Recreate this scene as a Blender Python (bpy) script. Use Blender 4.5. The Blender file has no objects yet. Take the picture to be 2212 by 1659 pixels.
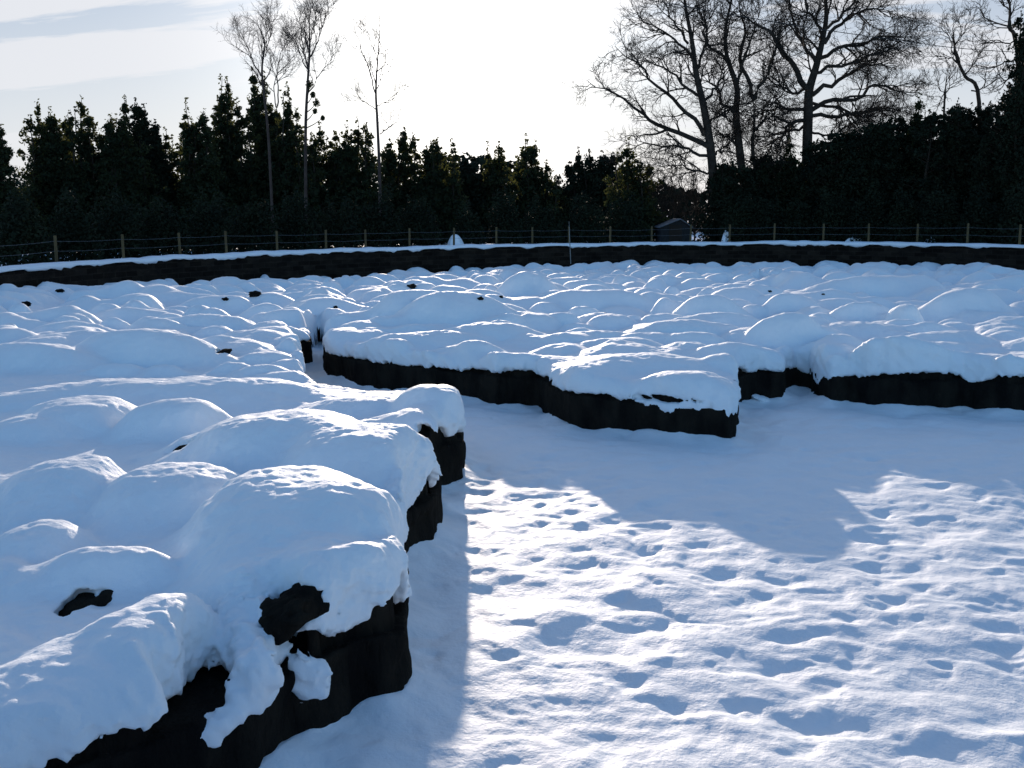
import bpy, math, random
import numpy as np
from mathutils import Matrix, Vector

rng = np.random.default_rng(7)
random.seed(7)
sc = bpy.context.scene
COL = sc.collection
R_ = math.radians

# ------------------------------------------------------------------ camera, sun, sky, exposure
F_PX, CX, CY = 2218.0, 1106.0, 829.5          # photo measured on a 2212 x 1659 copy
CAM_Z = 3.0
PITCH, ROLL = R_(9.55), R_(-0.39)
SUN_EL, SUN_AZ = R_(9.9), R_(-3.0)

cam_d = bpy.data.cameras.new('camera')
cam = bpy.data.objects.new('camera', cam_d)
COL.objects.link(cam)
cam_d.sensor_width = 36.0
cam_d.lens = 36.0 * F_PX / 2212.0
cam_d.clip_start, cam_d.clip_end = 0.1, 3000.0
cam.matrix_world = Matrix.Translation((0, 0, CAM_Z)) @ Matrix.Rotation(R_(90) - PITCH, 4, 'X') @ Matrix.Rotation(ROLL, 4, 'Z')
sc.camera = cam
RM = np.array(cam.matrix_world.to_3x3())

sc.view_settings.view_transform = 'Standard'
sc.view_settings.look = 'None'
sc.view_settings.gamma = 1.0
sc.view_settings.exposure = 0.85
sc.cycles.max_bounces = 6
sc.cycles.diffuse_bounces = 3
sc.cycles.glossy_bounces = 2

SUN_DIR = Vector((math.sin(SUN_AZ) * math.cos(SUN_EL), math.cos(SUN_AZ) * math.cos(SUN_EL), math.sin(SUN_EL)))
sl = bpy.data.lights.new('sun', 'SUN')
sl.energy = 3.5
sl.angle = R_(0.8)
sl.color = (1.0, 0.84, 0.70)
so = bpy.data.objects.new('sun', sl)
so.rotation_euler = SUN_DIR.to_track_quat('Z', 'Y').to_euler()
so.location = (0, 60, 40)
COL.objects.link(so)

world = bpy.data.worlds.new('World')
sc.world = world
world.use_nodes = True


def build_world():
    nt = world.node_tree
    N, L = nt.nodes, nt.links
    N.clear()
    def math_(op, a, b=None, clamp=False):
        n = N.new('ShaderNodeMath'); n.operation = op; n.use_clamp = clamp
        for i, v in enumerate((a, b)):
            if v is None: continue
            if isinstance(v, (int, float)): n.inputs[i].default_value = v
            else: L.new(v, n.inputs[i])
        return n.outputs[0]
    out = N.new('ShaderNodeOutputWorld')
    bg = N.new('ShaderNodeBackground'); bg.inputs[1].default_value = 0.14
    sky = N.new('ShaderNodeTexSky'); sky.sky_type = 'NISHITA'
    sky.sun_disc = False
    sky.sun_elevation = SUN_EL
    sky.sun_rotation = SUN_AZ
    sky.altitude = 100; sky.air_density = 1.0; sky.dust_density = 0.4; sky.ozone_density = 3.4
    tc = N.new('ShaderNodeTexCoord')
    sep = N.new('ShaderNodeSeparateXYZ'); L.new(tc.outputs['Generated'], sep.inputs[0])
    # thin streaky cloud laid out on a flat layer overhead
    den = math_('ADD', math_('MAXIMUM', sep.outputs[2], 0.0), 0.12)
    u = math_('DIVIDE', sep.outputs[0], den); v = math_('DIVIDE', sep.outputs[1], den)
    cmb = N.new('ShaderNodeCombineXYZ')
    L.new(math_('MULTIPLY', u, 0.55), cmb.inputs[0])
    L.new(math_('ADD', math_('MULTIPLY', v, 1.5), math_('MULTIPLY', u, 0.30)), cmb.inputs[1])
    nz = N.new('ShaderNodeTexNoise'); nz.inputs['Scale'].default_value = 1.5
    nz.inputs['Detail'].default_value = 7; nz.inputs['Roughness'].default_value = 0.58
    nz.inputs['Distortion'].default_value = 0.4
    sh = N.new('ShaderNodeMapping'); sh.inputs['Location'].default_value = (14.8, 5.24, 3.08)
    L.new(cmb.outputs[0], sh.inputs[0]); L.new(sh.outputs[0], nz.inputs['Vector'])
    mr = N.new('ShaderNodeMapRange'); mr.interpolation_type = 'SMOOTHSTEP'
    mr.inputs[1].default_value = 0.43; mr.inputs[2].default_value = 0.57
    L.new(nz.outputs['Fac'], mr.inputs[0])
    front = N.new('ShaderNodeMapRange')           # the cloud sheet lies on the sunward half of the sky
    front.inputs[1].default_value = 0.35; front.inputs[2].default_value = 0.85
    L.new(sep.outputs[1], front.inputs[0])
    low = N.new('ShaderNodeMapRange')             # milky low band above the horizon
    low.inputs[1].default_value = 0.02; low.inputs[2].default_value = 0.25
    low.inputs[3].default_value = 1.0; low.inputs[4].default_value = 0.0
    L.new(sep.outputs[2], low.inputs[0])
    cov = math_('MULTIPLY', math_('MAXIMUM', mr.outputs[0], math_('MULTIPLY', low.outputs[0], 1.0)), math_('MULTIPLY', front.outputs[0], 0.85))
    mix = N.new('ShaderNodeMix'); mix.data_type = 'RGBA'
    L.new(cov, mix.inputs[0])
    veil = N.new('ShaderNodeMix'); veil.data_type = 'RGBA'          # thin even cirrus veil, sunward
    L.new(math_('MULTIPLY', front.outputs[0], 0.80), veil.inputs[0])
    L.new(sky.outputs[0], veil.inputs[6]); veil.inputs[7].default_value = (1.15, 1.32, 1.72, 1)
    L.new(veil.outputs[2], mix.inputs[6]); mix.inputs[7].default_value = (3.4, 3.42, 3.55, 1)
    # bright aureole of the sun behind thin cloud
    dt = N.new('ShaderNodeVectorMath'); dt.operation = 'DOT_PRODUCT'
    nrm = N.new('ShaderNodeVectorMath'); nrm.operation = 'NORMALIZE'
    L.new(tc.outputs['Generated'], nrm.inputs[0])
    L.new(nrm.outputs[0], dt.inputs[0]); dt.inputs[1].default_value = SUN_DIR
    c = math_('MAXIMUM', dt.outputs['Value'], 0.0)
    g = math_('ADD', math_('MULTIPLY', math_('POWER', c, 260.0), 10.0), math_('MULTIPLY', math_('POWER', c, 85.0), 2.4))
    gc = N.new('ShaderNodeVectorMath'); gc.operation = 'SCALE'
    gc.inputs[0].default_value = (1.0, 0.96, 0.90); L.new(g, gc.inputs['Scale'])
    add = N.new('ShaderNodeVectorMath'); add.operation = 'ADD'
    L.new(mix.outputs[2], add.inputs[0]); L.new(gc.outputs[0], add.inputs[1])
    L.new(add.outputs[0], bg.inputs[0])
    L.new(bg.outputs[0], out.inputs[0])


build_world()

# ------------------------------------------------------------------ helpers

def ray(px, py):
    d = np.array([(px - CX) / F_PX, -(py - CY) / F_PX, -1.0])
    return RM @ d


def on_plane(px, py, z):                       # point of the place at height z seen at that spot of the photo
    d = ray(px, py); t = (z - CAM_Z) / d[2]
    return np.array([d[0] * t, d[1] * t, z])


def at_depth(px, py, Y):
    d = ray(px, py); t = Y / d[1]
    return np.array([d[0] * t, Y, CAM_Z + d[2] * t])


def _h(ix, iy, s):
    n = (ix.astype(np.int64) * 374761393 + iy.astype(np.int64) * 668265263 + s * 974634777) & 0xffffffff
    n = ((n ^ (n >> 13)) * 1274126177) & 0xffffffff
    n = ((n ^ (n >> 16)) * 2246822519) & 0xffffffff
    return ((n >> 8) & 0xffff).astype(np.float32) / 32767.5 - 1.0


def vn(x, y, s=0):
    x = np.asarray(x, dtype=np.float64); y = np.asarray(y, dtype=np.float64)
    ix = np.floor(x); iy = np.floor(y)
    fx = (x - ix).astype(np.float32); fy = (y - iy).astype(np.float32)
    ux = fx * fx * fx * (fx * (fx * 6 - 15) + 10); uy = fy * fy * fy * (fy * (fy * 6 - 15) + 10)
    a = _h(ix, iy, s); b = _h(ix + 1, iy, s); c = _h(ix, iy + 1, s); d = _h(ix + 1, iy + 1, s)
    return (a + (b - a) * ux) + ((c + (d - c) * ux) - (a + (b - a) * ux)) * uy


def fbm(x, y, s=0, o=4, g=0.5):
    t = 0; a = 1.0; f = 1.0; n = 0
    for k in range(o):
        ca, sa = math.cos(.6 + 1.1 * k + .7 * s), math.sin(.6 + 1.1 * k + .7 * s)
        xx, yy = np.asarray(x) * f, np.asarray(y) * f
        t = t + a * (.62 * vn(xx * ca - yy * sa + 17.3 * k, xx * sa + yy * ca - 9.1 * k, s + k) + .62 * vn(xx * sa * 1.07 - yy * ca * 1.07 + 5.3 * k, xx * ca * 1.07 + yy * sa * 1.07 + 3.1, s + k + 500))
        n += a; a *= g; f *= 2.03
    return t / n


def mesh_np(name, V, Q, mat=None, parent=None, smooth=True, k=None):
    me = bpy.data.meshes.new(name)
    V = np.ascontiguousarray(V, dtype=np.float32); Q = np.ascontiguousarray(Q, dtype=np.int32)
    k = Q.shape[1]
    me.vertices.add(len(V)); me.vertices.foreach_set('co', V.ravel())
    me.loops.add(Q.size); me.loops.foreach_set('vertex_index', Q.ravel())
    me.polygons.add(len(Q))
    me.polygons.foreach_set('loop_start', np.arange(0, Q.size, k, dtype=np.int32))
    me.polygons.foreach_set('loop_total', np.full(len(Q), k, dtype=np.int32))
    me.update(calc_edges=True); me.validate()
    me.polygons.foreach_set('use_smooth', np.full(len(me.polygons), smooth, dtype=bool))
    if mat: me.materials.append(mat)
    o = bpy.data.objects.new(name, me)
    COL.objects.link(o)
    if parent:
        o.parent = parent
        o.matrix_parent_inverse = Matrix.Translation(-parent.location)
    return o


def compact(V, Q):
    used = np.zeros(len(V), bool); used[Q.ravel()] = True
    mp = np.cumsum(used) - 1
    return V[used], mp[Q]


def empty(name, loc, label=None, cat=None, group=None):
    o = bpy.data.objects.new(name, None)
    o.location = loc; o.empty_display_size = 0.2
    COL.objects.link(o)
    return tag(o, label, cat, group)


def tag(o, label=None, cat=None, group=None, kind=None):
    if label: o['label'] = label
    if cat: o['category'] = cat
    if group: o['group'] = group
    if kind: o['kind'] = kind
    return o


# ------------------------------------------------------------------ materials

def material(name, col, rough=0.8, col2=None, scale=6.0, bumps=(), spec=0.2, stretch=(1, 1, 1), brick=None, detail=5):
    m = bpy.data.materials.new(name); m.use_nodes = True
    nt = m.node_tree; N, L = nt.nodes, nt.links
    b = N['Principled BSDF']
    b.inputs['Roughness'].default_value = rough
    b.inputs['Specular IOR Level'].default_value = spec
    b.inputs['Base Color'].default_value = (*col, 1)
    geo = N.new('ShaderNodeNewGeometry')
    mp = N.new('ShaderNodeMapping'); mp.inputs['Scale'].default_value = stretch
    L.new(geo.outputs['Position'], mp.inputs[0])
    if col2:
        nz = N.new('ShaderNodeTexNoise'); nz.inputs['Scale'].default_value = scale; nz.inputs['Detail'].default_value = detail
        L.new(mp.outputs[0], nz.inputs['Vector'])
        rp = N.new('ShaderNodeMapRange'); rp.inputs[1].default_value = 0.35; rp.inputs[2].default_value = 0.65
        L.new(nz.outputs['Fac'], rp.inputs[0])
        mx = N.new('ShaderNodeMix'); mx.data_type = 'RGBA'
        mx.inputs[6].default_value = (*col, 1); mx.inputs[7].default_value = (*col2, 1)
        L.new(rp.outputs[0], mx.inputs[0]); L.new(mx.outputs[2], b.inputs['Base Color'])
    prev = None
    for (sc_, dist, st) in bumps:
        nz = N.new('ShaderNodeTexNoise'); nz.inputs['Scale'].default_value = sc_; nz.inputs['Detail'].default_value = 4
        L.new(mp.outputs[0], nz.inputs['Vector'])
        bp = N.new('ShaderNodeBump'); bp.inputs['Distance'].default_value = dist; bp.inputs['Strength'].default_value = st
        L.new(nz.outputs['Fac'], bp.inputs['Height'])
        if prev: L.new(prev, bp.inputs['Normal'])
        prev = bp.outputs[0]
    if prev: L.new(prev, b.inputs['Normal'])
    return m


M_SNOW = material('snow', (0.80, 0.85, 0.89), 0.65, (0.84, 0.87, 0.90), 3.0,
                  bumps=((9.0, 0.022, 0.5), (42.0, 0.008, 0.5), (170.0, 0.003, 0.5)), spec=0.25)
M_SNOWFAR = material('snow_far', (0.80, 0.85, 0.91), 0.7, (0.84, 0.87, 0.92), 3.0, bumps=((7.0, 0.03, 0.4),), spec=0.2)
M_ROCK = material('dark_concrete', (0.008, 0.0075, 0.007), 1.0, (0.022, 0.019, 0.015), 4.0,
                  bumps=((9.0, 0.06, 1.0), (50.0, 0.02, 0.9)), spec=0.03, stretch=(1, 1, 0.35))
M_WALL = material('wall_stone', (0.013, 0.011, 0.010), 1.0, (0.028, 0.023, 0.019), 1.8,
                  bumps=((2.6, 0.12, 0.8), (14.0, 0.03, 0.8)), spec=0.1, stretch=(1, 1, 2.2))
def masonry(m):
    nt = m.node_tree; N, L = nt.nodes, nt.links; b = N['Principled BSDF']
    a = N.new('ShaderNodeAttribute'); a.attribute_name = 'arc'
    ge = N.new('ShaderNodeNewGeometry'); sp = N.new('ShaderNodeSeparateXYZ'); L.new(ge.outputs['Position'], sp.inputs[0])
    cb = N.new('ShaderNodeCombineXYZ'); L.new(a.outputs['Fac'], cb.inputs[0]); L.new(sp.outputs[2], cb.inputs[1])
    br = N.new('ShaderNodeTexBrick'); br.inputs['Scale'].default_value = 1.0; br.inputs['Brick Width'].default_value = .55; br.inputs['Row Height'].default_value = .2
    br.inputs['Mortar Size'].default_value = .018; br.inputs['Mortar Smooth'].default_value = .4; br.inputs['Bias'].default_value = -.2
    br.inputs['Color1'].default_value = (.45, .40, .36, 1); br.inputs['Color2'].default_value = (1.25, 1.12, 1.0, 1); br.inputs['Mortar'].default_value = (1.15, 1.05, .95, 1)
    L.new(cb.outputs[0], br.inputs['Vector'])
    src = b.inputs['Base Color'].links[0].from_socket
    mu = N.new('ShaderNodeMix'); mu.data_type = 'RGBA'; mu.blend_type = 'MULTIPLY'; mu.inputs[0].default_value = 1.0
    L.new(src, mu.inputs[6]); L.new(br.outputs['Color'], mu.inputs[7]); L.new(mu.outputs[2], b.inputs['Base Color'])
masonry(M_WALL)
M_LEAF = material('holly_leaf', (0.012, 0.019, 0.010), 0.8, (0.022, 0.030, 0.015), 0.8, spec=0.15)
def translucent(m, col, amt):
    nt = m.node_tree; N, L = nt.nodes, nt.links
    t = N.new('ShaderNodeBsdfTranslucent'); t.inputs[0].default_value = (*col, 1)
    mx = N.new('ShaderNodeMixShader'); mx.inputs[0].default_value = amt
    L.new(N['Principled BSDF'].outputs[0], mx.inputs[1]); L.new(t.outputs[0], mx.inputs[2]); L.new(mx.outputs[0], N['Material Output'].inputs[0])
translucent(M_LEAF, (0.10, 0.11, 0.03), 0.3)
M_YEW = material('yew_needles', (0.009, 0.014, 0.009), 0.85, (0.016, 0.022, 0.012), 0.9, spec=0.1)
M_WOOD = material('dark_wood', (0.028, 0.022, 0.018), 0.95, (0.045, 0.036, 0.028), 0.6, spec=0.1)
M_BARK = material('bare_bark', (0.028, 0.022, 0.018), 0.95, (0.05, 0.041, 0.034), 3.0, bumps=((12.0, 0.03, 0.6),), spec=0.1)
M_BIRCH = material('birch_bark', (0.050, 0.036, 0.031), 0.95, (0.075, 0.055, 0.048), 3.0, spec=0.1)
M_POST = material('post_timber', (0.12, 0.088, 0.044), 0.9, (0.07, 0.053, 0.028), 7.0, bumps=((20, 0.01, 0.5),), stretch=(1, 1, 0.15), spec=0.15)
M_WIRE = material('galvanised_wire', (0.13, 0.14, 0.16), 0.6, spec=0.3)
M_CABLE = material('cable_black', (0.03, 0.03, 0.03), 0.7)
M_POLE = material('pale_pole', (0.24, 0.24, 0.23), 0.7, (0.18, 0.18, 0.18), 5.0)
M_HUTW = material('hut_boards', (0.016, 0.016, 0.017), 0.9, (0.028, 0.028, 0.028), 8.0, stretch=(4, 4, 0.4))
M_HUTR = material('hut_roof_sheet', (0.15, 0.155, 0.17), 0.7, (0.11, 0.115, 0.13), 5.0)

# ------------------------------------------------------------------ plan of the basin
# wall line, from where its snow cap is seen, closed round behind the camera
WALL_TOP = 1.42
wl = [(0, 577), (240, 561), (485, 548), (700, 540), (885, 534), (1070, 529), (1300, 525), (1550, 522), (1830, 523), (2030, 526), (2212, 530)]
arc = [on_plane(x, y, WALL_TOP)[:2] for x, y in wl]
ctrl = [(-16.0, 14.5), (-15.6, 20.5)] + [tuple(a) for a in arc] + [(28.5, 33.0), (29.5, 22.0), (25.0, 9.0), (14.0, 1.5), (0.5, 0.6), (-9.0, 2.2), (-14.0, 8.0)]
ctrl = np.array(ctrl)


def catmull(P, n, closed=True):
    out = []
    m = len(P)
    for i in range(m if closed else m - 1):
        if closed: p0, p1, p2, p3 = P[(i - 1) % m], P[i], P[(i + 1) % m], P[(i + 2) % m]
        else: p0, p1, p2, p3 = P[max(i - 1, 0)], P[i], P[i + 1], P[min(i + 2, m - 1)]
        for k in range(n):
            t = k / n
            out.append(0.5 * ((2 * p1) + (p2 - p0) * t + (2 * p0 - 5 * p1 + 4 * p2 - p3) * t * t + (3 * p1 - p0 - 3 * p2 + p3) * t ** 3))
    if not closed: out.append(P[-1])
    return np.array(out)


ctrl[2:13] = (np.roll(ctrl, 1, 0)[2:13] + 2 * ctrl[2:13] + np.roll(ctrl, -1, 0)[2:13]) / 4
OVAL = catmull(ctrl, 10)


def S(*pts): return [tuple(on_plane(x, y, 0.0)[:2]) for x, y in pts]


# coast of the raised relief at the basin floor (going round anticlockwise seen in the photo)
LAND = [(-15.5, 14.5), (-13.0, 8.0), (-8.0, 4.2), (-4.2, 3.75), (-2.5, 4.1), (-1.75, 4.55)]
LAND += S((600, 1662), (640, 1624), (719, 1586), (775, 1546), (833, 1536), (877, 1514), (888, 1487), (877, 1440), (872, 1400),
          (880, 1343), (868, 1280), (868, 1236), (903, 1204), (940, 1186), (951, 1145), (946, 1062), (973, 1054), (1003, 1040))
LAND += S((1002, 1008), (965, 975), (900, 960), (830, 950), (760, 941), (700, 930), (664, 900), (655, 860), (650, 828), (646, 808), (636, 796), (674, 790), (672, 764), (690, 752))
LAND += S((708, 760), (703, 785), (699, 803), (709, 819), (736, 823), (763, 833), (799, 840), (860, 849), (930, 858), (988, 865), (1033, 870), (1073, 880), (1099, 878), (1130, 881),
          (1160, 880), (1180, 893), (1193, 907), (1233, 926), (1289, 933), (1343, 937), (1475, 953), (1545, 957), (1572, 958), (1587, 952),
          (1592, 925), (1588, 885), (1608, 874), (1635, 869), (1688, 868), (1696, 853), (1722, 846), (1750, 848), (1757, 857), (1768, 867), (1795, 876), (1828, 875), (1875, 882),
          (1968, 889), (2030, 888), (2075, 886), (2168, 898), (2260, 900), (2400, 900), (2600, 880))
LAND += [(24.0, 20.0), (29.0, 24.0)]
io = [i for i in range(len(OVAL)) if OVAL[i][1] > 15 and not (OVAL[i][0] > 20 and OVAL[i][1] < 25)]
far = [tuple(OVAL[i]) for i in io]
# order the far arc from right to left
far = sorted(far, key=lambda p: -math.atan2(p[0], p[1]))
LAND = np.array(LAND + far)


def poly_sd(x, y, P):
    """signed distance (positive inside) to a closed polygon"""
    shp = np.shape(x)
    x = np.asarray(x, np.float32).ravel(); y = np.asarray(y, np.float32).ravel()
    best = np.full(x.shape, 1e9, np.float32); ins = np.zeros(x.shape, bool)
    A = P.astype(np.float32); B = np.roll(A, -1, 0)
    for (ax, ay), (bx, by) in zip(A, B):
        ex, ey = bx - ax, by - ay; L2 = ex * ex + ey * ey
        if L2 < 1e-10: continue
        t = np.clip(((x - ax) * ex + (y - ay) * ey) / L2, 0, 1)
        dx = x - ax - t * ex; dy = y - ay - t * ey
        np.minimum(best, dx * dx + dy * dy, out=best)
        if ay != by:
            c = (ay > y) != (by > y)
            ins ^= c & (x < (bx - ax) * (y - ay) / (by - ay) + ax)
    d = np.sqrt(best)
    return np.where(ins, d, -d).reshape(shp)


# ------------------------------------------------------------------ relief of the land under snow
BASE = 0.71
def base_h(y): return 0.71 - 0.0225 * np.maximum(np.asarray(y, np.float32) - 18.0, 0)
_dc = on_plane(640, 600, .3)
def dip(x, y): return 0.34 * np.exp(-((x - _dc[0]) ** 2 / 40.0 + (y - _dc[1]) ** 2 / 60.0))
MOUNDS = []                                    # x, y, rx, ry, h, rot


def md(px, py, w, h, asp=0.7, rot=0.0):
    h0 = h; zb = BASE
    for _ in range(8):
        p = on_plane(px, py, zb + h * 0.92); zb = float(base_h(p[1])) - float(dip(p[0], p[1]))
        h = h0 * ((1.2 if p[1] < 7.6 else 1.5) + .5 * min(1, max(0, (p[1] - 14) / 12)))
    if p[1] < 14: asp = asp * 1.2
    rx = w / 2 * p[1] / F_PX * 1.12
    MOUNDS.append((p[0], p[1], rx, rx * asp, h, rot))


for a in [
    # left block, near to far
    (640, 1042, 430, .40, .95), (770, 1085, 250, .34, .9), (728, 1195, 300, .25, 1.0), (650, 1215, 240, .20, 1.0), (560, 1200, 220, .17, .9), (800, 1205, 140, .2, 1.0), (850, 1170, 110, .22, .9), (520, 1110, 280, .22, .8),
    (245, 1188, 250, .20, .55, .15), (110, 1235, 170, .10, .7), (325, 1325, 310, .19, .85), (200, 1400, 330, .10, .9), (545, 1345, 130, .10, 1.0), (60, 1480, 320, .08, .8),
    (620, 900, 420, .33, .62), (800, 940, 330, .31, .7), (905, 1005, 130, .22, .9), (470, 940, 230, .16, .7),
    (940, 838, 170, .24, .8), (930, 885, 200, .15, .7), (780, 862, 240, .11, .5), (860, 905, 160, .08, .6),
    (375, 870, 190, .24, .75), (170, 868, 210, .20, .75), (60, 905, 200, .14, .6), (215, 905, 110, .10, .6),
    (140, 1012, 260, .22, .95), (395, 1020, 290, .22, .9), (90, 1146, 190, .17, .95), (540, 1060, 120, .10, .7), (10, 1225, 130, .10, .9), (20, 1050, 160, .10, .8),
    (370, 826, 560, .17, .32), (60, 856, 240, .10, .4), (570, 840, 250, .10, .4),
    (310, 713, 300, .36, .45), (467, 735, 90, .14, .8), (533, 744, 80, .10, .8), (565, 760, 90, .1, .8), (50, 745, 300, .26, .45), (40, 775, 100, .1, .7),
    (337, 692, 120, .17, .6), (420, 690, 170, .14, .5), (160, 720, 170, .12, .5), (140, 665, 140, .24, .6), (283, 668, 180, .16, .5),
    (30, 690, 160, .15, .5), (370, 634, 250, .22, .4), (583, 638, 120, .2, .6), (683, 640, 110, .24, .6), (515, 642, 90, .14, .6),
    (413, 601, 60, .24, .8), (293, 608, 130, .2, .6), (160, 617, 90, .22, .7), (53, 619, 100, .24, .7), (220, 612, 80, .12, .7),
    (570, 790, 120, .1, .5), (500, 785, 90, .1, .6), (240, 788, 110, .1, .5), (340, 792, 90, .09, .6), (550, 712, 210, .16, .45), (610, 735, 110, .08, .7), (630, 775, 90, .07, .7),
    (600, 805, 110, .07, .6), (640, 720, 90, .08, .6),
    # centre block
    (900, 628, 200, .44, .6), (985, 638, 250, .42, .55), (1055, 658, 190, .22, .5), (890, 604, 55, .28, .8), (960, 597, 120, .28, .6), (1010, 615, 100, .2, .6),
    (1140, 597, 130, .42, .7), (1165, 612, 150, .30, .7), (1225, 602, 120, .30, .6), (1280, 628, 260, .30, .4), (1360, 640, 160, .2, .4), (838, 687, 100, .17, .6), (790, 700, 100, .1, .6), (918, 702, 160, .14, .5),
    (1045, 706, 240, .17, .45), (920, 722, 230, .13, .4), (780, 715, 110, .1, .6), (810, 752, 180, .10, .5), (900, 760, 120, .06, .6), (1050, 762, 240, .09, .4), (1140, 690, 110, .12, .5),
    (1255, 700, 70, .09, .6), (1280, 718, 210, .11, .4), (1180, 730, 170, .08, .5), (1395, 768, 290, .15, .6), (1480, 800, 170, .12, .8), (1270, 790, 150, .10, .8), (1340, 735, 180, .1, .4), (1430, 720, 180, .12, .4),
    (1245, 548, 70, .42, .8), (1290, 565, 90, .25, .7),
    (1575, 743, 180, .14, .5), (1600, 764, 150, .16, .6), (1640, 800, 90, .1, .9), (1480, 695, 240, .2, .45), (1560, 690, 150, .14, .5),
    # right block
    (1702, 680, 150, .33, .6), (1760, 705, 130, .16, .6), (1858, 697, 200, .16, .5), (1950, 732, 280, .28, .6), (1880, 752, 160, .15, .6), (2060, 720, 210, .16, .5), (2195, 763, 130, .17, .7),
    (1785, 742, 130, .14, .6), (1720, 740, 90, .1, .7), (2085, 630, 190, .38, .5), (2040, 655, 130, .22, .5), (1908, 602, 300, .36, .35), (1850, 612, 90, .22, .6), (1958, 660, 70, .28, .8), (1868, 656, 130, .26, .5), (1710, 643, 130, .27, .6),
    (1690, 655, 70, .2, .7), (1535, 642, 140, .32, .6), (1535, 683, 240, .18, .35), (1830, 620, 60, .22, .7), (2180, 690, 150, .16, .5), (2180, 640, 130, .2, .5), (1800, 640, 100, .2, .6),
    (2120, 780, 130, .1, .7), (2010, 770, 200, .1, .6), (1820, 780, 120, .1, .8), (2300, 720, 200, .2, .6), (2350, 660, 200, .3, .6), (2330, 780, 150, .15, .7),
]:
    md(*a)
NMAIN = len(MOUNDS)
lr = np.random.default_rng(23)
for k in range(2400):                          # the crowd of small hummocks, larger and bolder far off
    r = 52 * math.sqrt(lr.uniform(0.10, 1.0)); a = lr.uniform(R_(-40), R_(40))
    x, y = r * math.sin(a), r * math.cos(a)
    w = lr.uniform(0.26, 0.68) * (1.0 if y < 24 else 1.25)
    h = lr.uniform(0.06, 0.20) if y < 15 else lr.uniform(.35, 1.0) * (0.17 + .42 * min(1, (y - 15) / 14))
    MOUNDS.append((x, y, w, w * lr.uniform(.5, .95), h, lr.uniform(-.6, .6)))
MOUNDS = np.array(MOUNDS)


def land_height(x, y):
    """snow surface of the land on a grid of points (any shape)"""
    x = np.asarray(x, np.float32); y = np.asarray(y, np.float32)
    acc = np.zeros(x.shape, np.float32)
    wx = x + 0.10 * vn(x * 1.7, y * 1.7, 61); wy = y + 0.10 * vn(x * 1.7, y * 1.7, 62)
    xmin, xmax, ymin, ymax = x.min(), x.max(), y.min(), y.max()
    xr, yr = x.ravel(), y.ravel(); wxr, wyr = wx.ravel(), wy.ravel(); ar = acc.ravel()
    order = np.argsort(yr, kind='stable'); ys = yr[order]
    for (mx, my, rx, ry, h, rot) in MOUNDS:
        rad = 1.9 * max(rx, ry) + .15
        if mx + rad < xmin or mx - rad > xmax or my + rad < ymin or my - rad > ymax: continue
        i0, i1 = np.searchsorted(ys, my - rad), np.searchsorted(ys, my + rad)
        idx = order[i0:i1]
        idx = idx[np.abs(xr[idx] - mx) < rad]
        if not len(idx): continue
        dx = wxr[idx] - mx; dy = wyr[idx] - my
        c, s = math.cos(rot), math.sin(rot)
        q = ((c * dx + s * dy) / rx) ** 2 + ((-s * dx + c * dy) / ry) ** 2
        b = h * (np.exp(-0.12 * q - 0.80 * q * q) if my < 13 else np.exp(-0.40 * q - 0.62 * q * q))
        ar[idx] += b ** 3.2
    H = base_h(y) - dip(x, y) + ar.reshape(x.shape) ** (1 / 3.2)
    H = H + 0.010 * fbm(x * 6.3, y * 6.3, 9, 2) + 0.045 * fbm(x * 0.9, y * 0.9, 5, 2) + 0.022 * fbm(x * 3.1, y * 3.1, 8, 3) + 0.006 * fbm(x * 14, y * 14, 12, 2)
    return H


def surf_hit(px, py):
    d = ray(px, py)
    ts = np.linspace(3.0, 58.0, 6000) / d[1]
    X, Y, Z = d[0] * ts, d[1] * ts, CAM_Z + d[2] * ts
    m = Z < 2.0
    X, Y, Z = X[m], Y[m], Z[m]
    i = int(np.argmax(Z <= land_height(X, Y)))
    return np.array([X[i], Y[i], Z[i]])


# surface nets -----------------------------------------------------

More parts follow.
